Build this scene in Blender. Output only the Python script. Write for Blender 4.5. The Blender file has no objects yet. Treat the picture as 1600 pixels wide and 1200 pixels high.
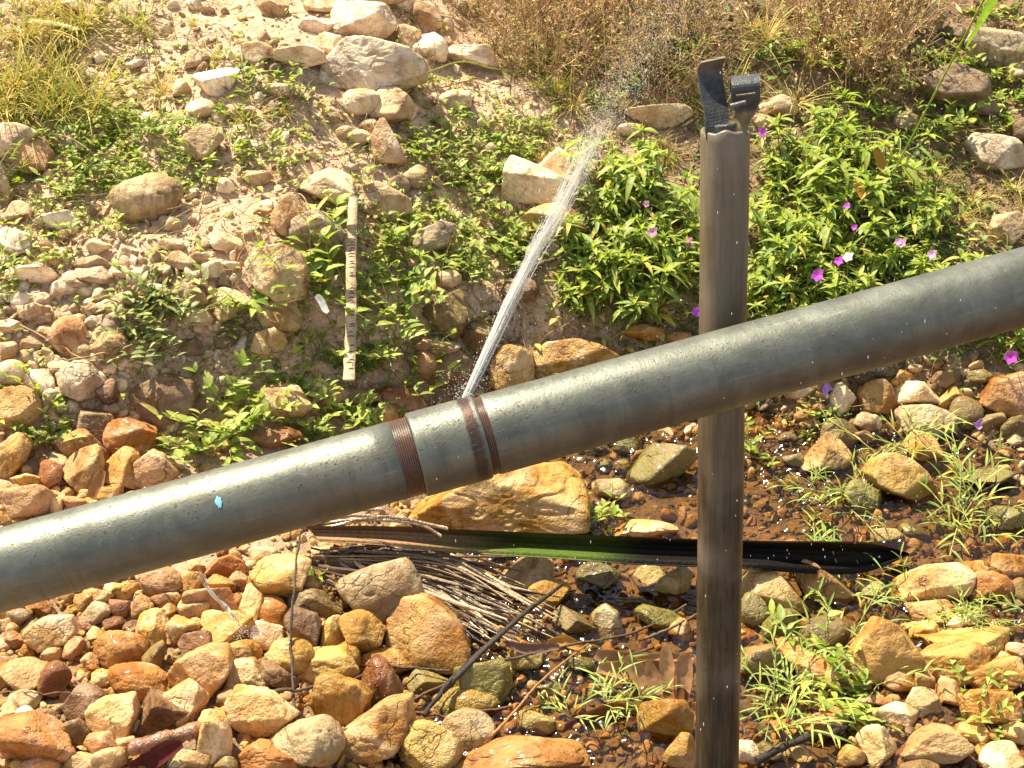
import bpy, math, random
import numpy as np
from mathutils import Vector, Matrix
SC = bpy.context.scene
COL = SC.collection
R = math.radians
rnd = random.Random(7)
rs = np.random.RandomState(11)

# ------------------------------------------------------------------ camera, sky, sun, exposure
F = 2198.0
CAM = np.array([0.0, 0.0, 1.5])
PITCH = R(30)
FW = np.array([0, math.cos(PITCH), -math.sin(PITCH)])
UP = np.array([0, math.sin(PITCH), math.cos(PITCH)])
RT = np.array([1.0, 0, 0])
cd = bpy.data.cameras.new('camera'); cam = bpy.data.objects.new('camera', cd); COL.objects.link(cam)
cam.location = CAM; cam.rotation_euler = (R(90) - PITCH, 0, 0)
cd.sensor_width = 36; cd.lens = 36 * F / 1600; cd.clip_end = 200; cd.clip_start = 0.05
SC.camera = cam
SUN_EL, SUN_AZ = 60, -47          # degrees; azimuth from +Y (ahead), negative = left
w = bpy.data.worlds.new('World'); SC.world = w; w.use_nodes = True
nt = w.node_tree; bg = nt.nodes['Background']
sky = nt.nodes.new('ShaderNodeTexSky'); sky.sky_type = 'NISHITA'; sky.sun_disc = False
sky.sun_elevation = R(SUN_EL); sky.sun_rotation = R(SUN_AZ)
hs_ = nt.nodes.new('ShaderNodeHueSaturation'); hs_.inputs['Saturation'].default_value = .5; nt.links.new(sky.outputs[0], hs_.inputs['Color']); nt.links.new(hs_.outputs[0], bg.inputs[0]); bg.inputs[1].default_value = 0.10
sd = bpy.data.lights.new('sun', 'SUN'); sd.energy = 5.0; sd.angle = R(0.5); sd.color = (1, 0.92, 0.69)
sun = bpy.data.objects.new('sun', sd); COL.objects.link(sun)
sdir = Vector((math.cos(R(SUN_EL)) * math.sin(R(SUN_AZ)), math.cos(R(SUN_EL)) * math.cos(R(SUN_AZ)), math.sin(R(SUN_EL))))
sun.rotation_euler = sdir.to_track_quat('Z', 'Y').to_euler(); sun.location = sdir * 20
SC.view_settings.view_transform = 'Standard'; SC.view_settings.look = 'None'
SC.view_settings.exposure = 1.2; SC.view_settings.gamma = 1
SC.cycles.max_bounces = 8; SC.cycles.transparent_max_bounces = 24
SC.cycles.caustics_reflective = False; SC.cycles.caustics_refractive = False

# ------------------------------------------------------------------ helpers
def ray(px, py):
    px = np.asarray(px, float); py = np.asarray(py, float)
    return FW + ((px - 800) / F)[..., None] * RT - ((py - 600) / F)[..., None] * UP
def P(px, py, t): return CAM + ray(px, py) * np.asarray(t, float)[..., None]
def project(p):
    d = np.asarray(p) - CAM
    z = d @ FW
    return 800 + F * (d @ RT) / z, 600 - F * (d @ UP) / z, z
def _h(i, j, k, s):
    v = np.sin(i * 127.1 + j * 311.7 + k * 74.7 + s * 53.3) * 43758.5453
    return v - np.floor(v)
def vnoise(p, s=0.0):
    p = np.asarray(p, float); i = np.floor(p); f = p - i; f = f * f * (3 - 2 * f)
    r = 0
    for a in (0, 1):
        for b in (0, 1):
            for c in (0, 1):
                wt = (f[..., 0] if a else 1 - f[..., 0]) * (f[..., 1] if b else 1 - f[..., 1]) * (f[..., 2] if c else 1 - f[..., 2])
                r = r + wt * _h(i[..., 0] + a, i[..., 1] + b, i[..., 2] + c, s)
    return r * 2 - 1
def fbm(p, s=0, o=4):
    r = 0; a = 1
    for k in range(o):
        r = r + a * vnoise(np.asarray(p) * 2.03 ** k + 17.3 * k, s + k); a *= .5
    return r / 1.9
def sst(a, b, x):
    t = np.clip((x - a) / (b - a), 0, 1); return t * t * (3 - 2 * t)
def bank_start(x):
    return 2.38 + 0.12 * np.sin(x * 3.1 + .8) + .12 * sst(.2, 1.0, x) - .25 * sst(-.5, -1.2, x)
def ground(x, y):
    x = np.asarray(x, float); y = np.asarray(y, float)
    yb = bank_start(x)
    d = y - yb
    left = sst(0.0, -0.5, x)
    p = np.stack([x, y, 0 * x], -1)
    z = left * (0.05 + 0.06 * np.clip(y - 1.5, 0, 1))
    z = z - 0.022 * (1 - left) * sst(.25, 0, d)
    stepm = .35 + .65 * sst(-.9, -.55, x) * sst(1.3, .4, x)
    z = z + stepm * 0.12 * sst(-.06, .16, d + .06 * vnoise(p * 5, 9) + .02 * vnoise(p * 16, 10)) + 0.42 * np.maximum(d - .03, 0) + .0 * d
    z = z + 0.05 * vnoise(p * 1.7, 3) * sst(-.3, .6, d) + 0.014 * vnoise(p * 6, 5) + 0.006 * vnoise(p * 18, 6) * (0.4 + sst(0, .3, d)) + .003 * vnoise(p * 45, 8)
    far = sst(5.5, 10, y); z = z * (1 - .15 * far)
    return z
def hit(px, py):
    px = np.atleast_1d(np.asarray(px, float)); py = np.atleast_1d(np.asarray(py, float))
    r = ray(px, py); t = np.full(px.shape, 1.0); done = np.zeros(px.shape, bool); lo = t.copy()
    for k in range(140):
        tn = t + .05
        q = CAM + r * tn[:, None]
        below = q[:, 2] < ground(q[:, 0], q[:, 1])
        new = below & ~done; lo[new] = t[new]; done |= new
        t = np.where(done, t, tn)
        if done.all(): break
    hi = lo + .05
    for k in range(10):
        m = (lo + hi) / 2; q = CAM + r * m[:, None]; b = q[:, 2] < ground(q[:, 0], q[:, 1])
        hi = np.where(b, m, hi); lo = np.where(b, lo, m)
    return (lo + hi) / 2
def G(px, py, lift=0.0):
    t = hit(px, py)[0]; p = P(px, py, t); p = np.array(p); p[2] += lift; return p

class MB:
    def __init__(s): s.v = []; s.f = []; s.c = []; s.n = 0
    def add(s, v, f, c=None):
        v = np.asarray(v, float); f = np.asarray(f, int)
        s.v.append(v); s.f.append((f + s.n)); s.n += len(v)
        c = np.asarray(c if c is not None else (1, 1, 1), float)
        if c.ndim == 1: c = np.tile(c[:3], (len(v), 1))
        s.c.append(c)
    def build(s, name, mat, parent=None, smooth=True, col=True, origin=None):
        me = bpy.data.meshes.new(name)
        v = np.concatenate(s.v)
        if origin is not None: v = v - np.asarray(origin)
        loops = np.concatenate([f.ravel() for f in s.f]); sizes = np.concatenate([np.full(len(f), f.shape[1]) for f in s.f])
        me.vertices.add(len(v)); me.vertices.foreach_set('co', v.ravel())
        me.loops.add(len(loops)); me.loops.foreach_set('vertex_index', loops.astype(np.int32))
        me.polygons.add(len(sizes)); st = np.concatenate([[0], np.cumsum(sizes)[:-1]])
        me.polygons.foreach_set('loop_start', st.astype(np.int32)); me.polygons.foreach_set('loop_total', sizes.astype(np.int32))
        me.polygons.foreach_set('use_smooth', np.full(len(sizes), smooth))
        if col:
            a = me.color_attributes.new('tint', 'FLOAT_COLOR', 'POINT')
            c = np.concatenate(s.c); c = np.concatenate([c, np.ones((len(c), 1))], 1)
            a.data.foreach_set('color', c.ravel())
        me.update(); me.validate()
        if mat: me.materials.append(mat)
        o = bpy.data.objects.new(name, me); COL.objects.link(o)
        if parent: o.parent = parent
        elif origin is not None: o.location = origin
        return o
def tag(o, label=None, cat=None, group=None, kind=None):
    if label: o['label'] = label
    if cat: o['category'] = cat
    if group: o['group'] = group
    if kind: o['kind'] = kind
    return o
def empty(name, loc, rot=None):
    o = bpy.data.objects.new(name, None); COL.objects.link(o); o.location = loc; o.empty_display_size = .05
    if rot is not None: o.rotation_euler = rot
    return o
def copy_tree(o, parent=None):
    c = o.copy(); COL.objects.link(c); c.parent = parent
    for ch in o.children: copy_tree(ch, c)
    return c
def tube_data(pts, rad, n=6, caps=True):
    pts = np.asarray(pts, float); m = len(pts); rad = np.broadcast_to(np.asarray(rad, float), (m,))
    tg = np.gradient(pts, axis=0); tg /= np.linalg.norm(tg, axis=1)[:, None] + 1e-9
    a = np.array([0, 0, 1.0]) if abs(tg[0, 2]) < .9 else np.array([1.0, 0, 0])
    u = np.cross(tg, a); u /= np.linalg.norm(u, axis=1)[:, None] + 1e-9; vv = np.cross(tg, u)
    th = np.arange(n) * 2 * math.pi / n
    V = pts[:, None] + rad[:, None, None] * (np.cos(th)[None, :, None] * u[:, None] + np.sin(th)[None, :, None] * vv[:, None])
    i = np.arange(m - 1)[:, None] * n; j = np.arange(n)[None]; jn = (j + 1) % n
    f = np.stack([i + j, i + jn, i + n + jn, i + n + j], -1).reshape(-1, 4)
    return V.reshape(-1, 3), f
def tube(mb, pts, rad, n=6, c=None):
    v, f = tube_data(pts, rad, n)
    k = len(pts)
    v = np.concatenate([v, [pts[0], pts[-1]]]); 
    f2 = [(n * k, (j + 1) % n, j, j) for j in range(n)] + [(n * k + 1, n * (k - 1) + j, n * (k - 1) + (j + 1) % n, n * (k - 1) + (j + 1) % n) for j in range(n)]
    if c is not None and np.ndim(c) == 2:
        c = np.asarray(c); c = np.concatenate([np.repeat(c, n, 0), c[:1], c[-1:]])
    mb.add(v, f, c)
    mb.add(v, np.array([t[:3] for t in f2]), c)
def smoothpath(pts, n=24):
    pts = np.asarray(pts, float); m = len(pts)
    q = np.vstack([2 * pts[0] - pts[1], pts, 2 * pts[-1] - pts[-2]]); out = []
    for s in np.linspace(0, m - 1 - 1e-6, n):
        i = int(s); t = s - i; a, b, c, d = q[i], q[i + 1], q[i + 2], q[i + 3]
        out.append(.5 * (2 * b + (c - a) * t + (2 * a - 5 * b + 4 * c - d) * t * t + (3 * b - a - 3 * c + d) * t ** 3))
    return np.array(out)

# ------------------------------------------------------------------ materials
def mat(name):
    m = bpy.data.materials.new(name); m.use_nodes = True; t = m.node_tree
    b = t.nodes['Principled BSDF']; return m, t, b
def N(t, ty, **kw):
    n = t.nodes.new('ShaderNode' + ty)
    for k, v in kw.items():
        if k.startswith('i_'):
            key = k[2:]; key = int(key) if key.isdigit() else key.replace('_', ' ')
            n.inputs[key].default_value = v
        else: setattr(n, k, v)
    return n
def L(t, a, b): t.links.new(a, b)
def ramp(t, src, pts):
    r = t.nodes.new('ShaderNodeValToRGB'); L(t, src, r.inputs[0]); e = r.color_ramp.elements
    while len(e) < len(pts): e.new(.5)
    for el, (p, c) in zip(e, pts):
        el.position = p; el.color = (c, c, c, 1) if not hasattr(c, '__len__') else (*c, 1)
    return r.outputs[0]
def mixc(t, f, a, b, mode='MIX'):
    n = t.nodes.new('ShaderNodeMix'); n.data_type = 'RGBA'; n.blend_type = mode
    for s, v in ((n.inputs[0], f), (n.inputs[6], a), (n.inputs[7], b)):
        if hasattr(v, 'is_linked') or hasattr(v, 'links'): L(t, v, s)
        elif hasattr(v, '__len__'): s.default_value = (*v, 1)
        else: s.default_value = v
    return n.outputs[2]
def math_(t, op, a, b=None):
    n = t.nodes.new('ShaderNodeMath'); n.operation = op
    for s, v in ((n.inputs[0], a), (n.inputs[1], b)):
        if v is None: continue
        if hasattr(v, 'links'): L(t, v, s)
        else: s.default_value = v
    return n.outputs[0]
def noise(t, co, scale, detail=4, rough=.55, dist=0):
    n = N(t, 'TexNoise'); n.inputs['Scale'].default_value = scale; n.inputs['Detail'].default_value = detail
    n.inputs['Roughness'].default_value = rough; n.inputs['Distortion'].default_value = dist
    L(t, co, n.inputs['Vector']); return n.outputs[0]
def bump(t, b, hgt, strength, dist=.01, prev=None):
    n = N(t, 'Bump'); n.inputs['Strength'].default_value = strength; n.inputs['Distance'].default_value = dist
    L(t, hgt, n.inputs['Height'])
    if prev is not None: L(t, prev, n.inputs['Normal'])
    if b is not None: L(t, n.outputs[0], b.inputs['Normal'])
    return n.outputs[0]

def stone_material(name, use_attr=False):
    m, t, b = mat(name)
    tc = N(t, 'TexCoord'); oi = N(t, 'ObjectInfo')
    if use_attr:
        at = N(t, 'Attribute'); at.attribute_name = 'tint'; base = at.outputs['Color']; co = N(t, 'NewGeometry').outputs['Position']; wet = None
    else:
        base = oi.outputs['Color']; wet = oi.outputs['Alpha']
        mp = N(t, 'Vector' + 'Math', operation='MULTIPLY_ADD'); L(t, oi.outputs['Random'], mp.inputs[0]); mp.inputs[1].default_value = (37, 91, 53); 
        # world-size texture: geometry position + a per-object offset
        L(t, N(t, 'NewGeometry').outputs['Position'], mp.inputs[2]); co = mp.outputs[0]
    n1 = noise(t, co, 14, 5, .6, .6); n2 = noise(t, co, 60, 5, .7); n3 = noise(t, co, 260, 3, .6); n4 = noise(t, co, 7, 3, .5, 1.5)
    # big patches: lighter crust / rusty iron staining
    hs = N(t, 'HueSaturation'); L(t, base, hs.inputs['Color']); hs.inputs['Hue'].default_value = .485; hs.inputs['Saturation'].default_value = 1.2; hs.inputs['Value'].default_value = .62
    c = mixc(t, ramp(t, n1, [(.42, 0), (.62, 1)]), base, hs.outputs[0])
    hp = N(t, 'HueSaturation'); L(t, base, hp.inputs['Color']); hp.inputs['Saturation'].default_value = .8; hp.inputs['Value'].default_value = 1.3
    c = mixc(t, ramp(t, n4, [(.5, 0), (.66, .85)]), c, hp.outputs[0])
    ms = mixc(t, ramp(t, n2, [(.3, (.5, .48, .46)), (.5, (1, 1, 1)), (.7, (1.22, 1.2, 1.16))]), (1, 1, 1), (1, 1, 1))
    r2 = ramp(t, n2, [(.3, (.6, .56, .52)), (.47, (.98, .97, .96)), (.75, (1.15, 1.13, 1.1))])
    c = mixc(t, 1.0, c, r2, 'MULTIPLY')
    r3 = ramp(t, n3, [(.3, (.72, .68, .64)), (.45, (1, 1, 1)), (.8, (1.08, 1.07, 1.05))])
    c = mixc(t, .8, c, r3, 'MULTIPLY')
    # bedding layers, a different dip on every stone
    if not use_attr:
        ms_ = N(t, 'VectorMath', operation='MULTIPLY'); L(t, N(t, 'TexCoord').outputs['Object'], ms_.inputs[0]); ms_.inputs[1].default_value = (9, 9, 9)
        vr = N(t, 'VectorRotate', rotation_type='EULER_XYZ'); L(t, ms_.outputs[0], vr.inputs[0]); rr0 = N(t, 'VectorMath', operation='MULTIPLY'); L(t, oi.outputs['Random'], rr0.inputs[0]); rr0.inputs[1].default_value = (13, 29, 7); L(t, rr0.outputs[0], vr.inputs['Rotation'])
        m3 = N(t, 'VectorMath', operation='MULTIPLY'); L(t, vr.outputs[0], m3.inputs[0]); m3.inputs[1].default_value = (.5, .5, 7)
        lay = noise(t, m3.outputs[0], 1.3, 3, .6, .8)
        lf = ramp(t, noise(t, co, 3, 1), [(.45, 0), (.55, .75)])
        c = mixc(t, lf, c, mixc(t, 1.0, c, ramp(t, lay, [(.35, (.62, .55, .48)), (.5, (1, 1, 1)), (.68, (1.22, 1.18, 1.1))]), 'MULTIPLY'))
    if wet is not None:   # moss and algae where the stones stand in water
        sz = N(t, 'SeparateXYZ'); L(t, N(t, 'NewGeometry').outputs['Position'], sz.inputs[0])
        mr = N(t, 'MapRange'); L(t, math_(t, 'ADD', sz.outputs[2], math_(t, 'MULTIPLY', n1, .09)), mr.inputs[0]); mr.inputs[1].default_value = .115; mr.inputs[2].default_value = .045
        wr = N(t, 'MapRange'); L(t, wet, wr.inputs[0]); wr.inputs[1].default_value = .38; wr.inputs[2].default_value = .7
        c = mixc(t, math_(t, 'MULTIPLY', math_(t, 'MULTIPLY', mr.outputs[0], wr.outputs[0]), ramp(t, n2, [(.35, .2), (.6, .85)])), c, (.17, .15, .02))
    # cracks and veins
    vo = N(t, 'TexVoronoi', feature='DISTANCE_TO_EDGE'); vo.inputs['Scale'].default_value = 13
    wv = N(t, 'VectorMath', operation='ADD'); nz = N(t, 'TexNoise'); nz.inputs['Scale'].default_value = 18; nz.inputs['Detail'].default_value = 4; L(t, co, nz.inputs['Vector'])
    sc = N(t, 'VectorMath', operation='SCALE'); L(t, nz.outputs['Color'], sc.inputs[0]); sc.inputs['Scale'].default_value = .09
    L(t, co, wv.inputs[0]); L(t, sc.outputs[0], wv.inputs[1]); L(t, wv.outputs[0], vo.inputs['Vector'])
    crk = ramp(t, vo.outputs['Distance'], [(0, 0), (.022, 1)])
    cm = mixc(t, ramp(t, noise(t, co, 9, 2), [(.5, 0), (.62, .8)]), (1, 1, 1), crk)
    c = mixc(t, .75, c, cm, 'MULTIPLY')
    L(t, c, b.inputs['Base Color'])
    h = math_(t, 'ADD', math_(t, 'MULTIPLY', n2, .55), math_(t, 'MULTIPLY', n3, .16))
    h = math_(t, 'ADD', h, math_(t, 'MULTIPLY', n1, .45)); h = math_(t, 'ADD', h, math_(t, 'MULTIPLY', cm, .25))
    bump(t, b, h, .9, .014)
    if wet is not None:
        ro = N(t, 'MapRange'); L(t, math_(t, 'ADD', wet, math_(t, 'MULTIPLY', n2, .25)), ro.inputs[0]); ro.inputs[1].default_value = .1; ro.inputs[2].default_value = 1.1; ro.inputs[3].default_value = .88; ro.inputs[4].default_value = .22
        L(t, ro.outputs[0], b.inputs['Roughness'])
        L(t, math_(t, 'MULTIPLY', wet, .35), b.inputs['Coat Weight']); b.inputs['Coat Roughness'].default_value = .12
    else: b.inputs['Roughness'].default_value = .7
    return m
M = {}
M['stone'] = stone_material('rock'); M['gravel'] = stone_material('gravel', True)

def ground_material():
    m, t, b = mat('soil')
    co = N(t, 'NewGeometry').outputs['Position']
    n1 = noise(t, co, 3.2, 6, .6, .4); n2 = noise(t, co, 22, 6, .7); n3 = noise(t, co, 140, 4, .7); n4 = noise(t, co, 420, 2, .6)
    sep = N(t, 'SeparateXYZ'); L(t, co, sep.inputs[0])
    dry = mixc(t, ramp(t, n2, [(.35, 0), (.65, 1)]), (.50, .32, .20), (.77, .57, .41))
    dry = mixc(t, ramp(t, n1, [(.4, 0), (.62, .75)]), dry, (.66, .43, .28))
    wet = mixc(t, ramp(t, n2, [(.35, 0), (.65, 1)]), (.12, .07, .034), (.31, .19, .085))
    hz = math_(t, 'ADD', sep.outputs[2], math_(t, 'MULTIPLY', n1, .1))
    f = N(t, 'MapRange'); L(t, hz, f.inputs[0]); f.inputs[1].default_value = .06; f.inputs[2].default_value = .22
    c = mixc(t, f.outputs[0], wet, dry)
    # right-hand bank: darker soil colours, under plants
    fx = N(t, 'MapRange'); L(t, math_(t, 'ADD', sep.outputs[0], math_(t, 'MULTIPLY', n1, .5)), fx.inputs[0]); fx.inputs[1].default_value = .3; fx.inputs[2].default_value = .75
    earthy = mixc(t, n2, (.13, .075, .04), (.34, .22, .12))
    c = mixc(t, math_(t, 'MULTIPLY', fx.outputs[0], f.outputs[0]), c, earthy)
    c = mixc(t, .9, c, ramp(t, n3, [(.3, (.55, .5, .46)), (.5, (1, 1, 1)), (.72, (1.35, 1.3, 1.22))]), 'MULTIPLY')
    L(t, c, b.inputs['Base Color'])
    ro = N(t, 'MapRange'); L(t, f.outputs[0], ro.inputs[0]); ro.inputs[3].default_value = .38; ro.inputs[4].default_value = .95; L(t, ro.outputs[0], b.inputs['Roughness'])
    h = math_(t, 'ADD', math_(t, 'MULTIPLY', n3, .5), math_(t, 'MULTIPLY', n4, .25)); h = math_(t, 'ADD', h, n2)
    bump(t, b, h, .9, .012)
    return m
M['soil'] = ground_material()

def attr_material(name, rough=.6, transl=0.0, spec=.4, bumpk=0, nscale=80, coat=0):
    m, t, b = mat(name)
    at = N(t, 'Attribute'); at.attribute_name = 'tint'
    co = N(t, 'NewGeometry').outputs['Position']
    n = noise(t, co, nscale, 3, .6)
    c = mixc(t, .8, at.outputs['Color'], ramp(t, n, [(.3, (.65, .65, .6)), (.5, (1, 1, 1)), (.75, (1.25, 1.25, 1.2))]), 'MULTIPLY')
    L(t, c, b.inputs['Base Color']); b.inputs['Roughness'].default_value = rough; b.inputs['Specular IOR Level'].default_value = spec
    if coat: b.inputs['Coat Weight'].default_value = coat; b.inputs['Coat Roughness'].default_value = .15
    if bumpk: bump(t, b, n, bumpk, .004)
    if transl:
        out = t.nodes['Material Output']; tr = N(t, 'BsdfTranslucent'); mx = N(t, 'MixShader'); mx.inputs[0].default_value = transl
        tc = mixc(t, 1.0, c, (1.3, 1.5, .6), 'MULTIPLY'); L(t, tc, tr.inputs[0])
        L(t, b.outputs[0], mx.inputs[1]); L(t, tr.outputs[0], mx.inputs[2]); L(t, mx.outputs[0], out.inputs[0])
    return m
M['leaf'] = attr_material('leaf', .5, .35, .4, .3, 120)
M['grass'] = attr_material('grass_blade', .5, .3, .4)
M['dry'] = attr_material('dry_plant', .75, .2, .25)
M['twig'] = attr_material('twig_bark', .65, 0, .35, .8, 260)
M['wetwood'] = attr_material('wet_wood', .3, 0, .5, .8, 200, .4)
M['petal'] = attr_material('petal', .5, .3, .3)

def leafy(m): return M[m]

def water_material(name, tint, ior=1.33, rough=.03, bs=None, white=0.0):
    m = bpy.data.materials.new(name); m.use_nodes = True; t = m.node_tree; t.nodes.clear()
    out = N(t, 'OutputMaterial'); tr = N(t, 'BsdfTransparent'); tr.inputs[0].default_value = (*tint, 1)
    gl = N(t, 'BsdfGlossy'); gl.inputs['Roughness'].default_value = rough
    fr = N(t, 'Fresnel'); fr.inputs[0].default_value = ior; mx = N(t, 'MixShader')
    if bs:
        co = N(t, 'NewGeometry').outputs['Position']; pv = None
        for sc, st, ds in bs:
            n = noise(t, co, sc, 3, .6, .5); pv = bump(t, None, n, st, ds, pv)
        L(t, pv, gl.inputs['Normal']); L(t, pv, fr.inputs['Normal'])
    body = tr.outputs[0]
    if white:
        df = N(t, 'BsdfDiffuse'); df.inputs[0].default_value = (1, .99, .96, 1); tl = N(t, 'BsdfTranslucent'); tl.inputs[0].default_value = (1, .99, .96, 1)
        a = N(t, 'MixShader'); a.inputs[0].default_value = .5; L(t, df.outputs[0], a.inputs[1]); L(t, tl.outputs[0], a.inputs[2])
        b2 = N(t, 'MixShader'); b2.inputs[0].default_value = white; L(t, tr.outputs[0], b2.inputs[1]); L(t, a.outputs[0], b2.inputs[2]); body = b2.outputs[0]
    L(t, fr.outputs[0], mx.inputs[0]); L(t, body, mx.inputs[1]); L(t, gl.outputs[0], mx.inputs[2]); L(t, mx.outputs[0], out.inputs[0])
    return m
M['water'] = water_material('stream_water', (.82, .70, .54), 1.45, .11, None)
M['jet'] = water_material('jet_water', (1, 1, 1), 1.1, .3, None, .42)
M['drop'] = water_material('water_drop', (1, 1, 1), 1.6, .05, None, .12)

def pipe_material(name, kind):
    m, t, b = mat(name)
    co = N(t, 'TexCoord').outputs['Object']; sep = N(t, 'SeparateXYZ'); L(t, co, sep.inputs[0])
    st = N(t, 'VectorMath', operation='MULTIPLY'); L(t, co, st.inputs[0]); st.inputs[1].default_value = (1, 1, .12)
    n1 = noise(t, co, 18, 6, .65, .4); n2 = noise(t, co, 90, 5, .7); n3 = noise(t, co, 400, 3, .6); ns = noise(t, st.outputs[0], 120, 4, .6)
    if kind == 'thread':
        c = mixc(t, n2, (.045, .024, .016), (.12, .06, .038)); L(t, c, b.inputs['Base Color'])
        b.inputs['Metallic'].default_value = .1; b.inputs['Roughness'].default_value = .32
        bump(t, b, n2, .3, .002); return m
    c = mixc(t, ramp(t, n1, [(.35, 0), (.65, 1)]), (.105, .109, .09), (.175, .18, .15))
    c = mixc(t, ramp(t, n2, [(.6, 0), (.8, .3)]), c, (.16, .15, .11))
    c = mixc(t, ramp(t, ns, [(.55, 0), (.7, .35)]), c, (.16, .145, .12))
    if kind == 'coupling':
        # the rusty weep stain next to the right-hand thread
        z = math_(t, 'ADD', sep.outputs[2], math_(t, 'MULTIPLY', n2, .008))
        g = N(t, 'MapRange'); g.interpolation_type = 'SMOOTHSTEP'; L(t, math_(t, 'ABSOLUTE', math_(t, 'SUBTRACT', z, STAIN_S + .004)), g.inputs[0]); g.inputs[1].default_value = .009; g.inputs[2].default_value = .004
        c = mixc(t, math_(t, 'MULTIPLY', g.outputs[0], ramp(t, n1, [(.3, .5), (.6, 1)])), c, (.05, .022, .014))
    # run marks round the pipe and mud patches
    rn = N(t, 'VectorMath', operation='MULTIPLY'); L(t, co, rn.inputs[0]); rn.inputs[1].default_value = (7, 7, 75); n5 = noise(t, rn.outputs[0], 1.0, 4, .6, .3)
    c = mixc(t, math_(t, 'MULTIPLY', ramp(t, n5, [(.54, 0), (.7, .5)]), ramp(t, n1, [(.4, 0), (.6, 1)])), c, (.06, .055, .04))
    n6 = noise(t, co, 7, 6, .7, .8); c = mixc(t, ramp(t, n6, [(.54, 0), (.66, .55)]), c, (.15, .125, .085))
    rs_ = N(t, 'VectorMath', operation='MULTIPLY'); L(t, co, rs_.inputs[0]); rs_.inputs[1].default_value = (60, 60, 3); c = mixc(t, ramp(t, noise(t, rs_.outputs[0], 4, 4, .7), [(.6, 0), (.75, .35)]), c, (.33, .33, .29))
    L(t, c, b.inputs['Base Color'])
    b.inputs['Metallic'].default_value = .6
    L(t, ramp(t, n2, [(.3, .38), (.7, .56)]), b.inputs['Roughness'])
    h = math_(t, 'ADD', n2, math_(t, 'MULTIPLY', n3, .6)); bump(t, b, h, .25, .002)
    return m

# ------------------------------------------------------------------ ground, water
def build_ground():
    # dense patch inside a coarser sheet that reaches far beyond the picture
    xs = np.unique(np.concatenate([np.linspace(-60, -6, 28), np.linspace(-6, -2.2, 40), np.linspace(-2.2, 2.4, 620), np.linspace(2.4, 6, 40), np.linspace(6, 60, 28)]))
    ys = np.unique(np.concatenate([np.linspace(-30, .6, 40), np.linspace(.6, 5.2, 620), np.linspace(5.2, 9, 50), np.linspace(9, 90, 40)]))
    X, Y = np.meshgrid(xs, ys); Z = ground(X, np.minimum(Y, 14))
    nx = len(xs); V = np.stack([X, Y, Z], -1).reshape(-1, 3)
    i = np.arange(len(ys) - 1)[:, None] * nx + np.arange(nx - 1)[None]
    f = np.stack([i, i + 1, i + nx + 1, i + nx], -1).reshape(-1, 4)
    mb = MB(); mb.add(V, f); o = mb.build('ground', M['soil'], col=False); tag(o, kind='structure')
build_ground()
def build_water():
    xs = np.concatenate([np.linspace(-.5, 2.3, 700), np.linspace(2.34, 3.4, 40)]); ys = np.concatenate([np.linspace(.2, .95, 40), np.linspace(.955, 2.75, 450)]); X, Y = np.meshgrid(xs, ys)
    p = np.stack([X + .01 * np.sin(Y * 40), Y * 1.3, 0 * X], -1); amp = .6 + .9 * np.clip(vnoise(p * 3.5, 21) + .25, 0, 1)
    Z = -.007 + amp * (.0046 * vnoise(p * 28, 2) + .0040 * vnoise(p * 62, 12) + .0036 * vnoise(p * 110, 14))
    V = np.stack([X, Y, Z], -1).reshape(-1, 3); nx = len(xs)
    i = np.arange(len(ys) - 1)[:, None] * nx + np.arange(nx - 1)[None]
    f = np.stack([i, i + 1, i + nx + 1, i + nx], -1).reshape(-1, 4)
    mb = MB(); mb.add(V, f); tag(mb.build('stream_water', M['water'], col=False), kind='structure')
build_water()

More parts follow.
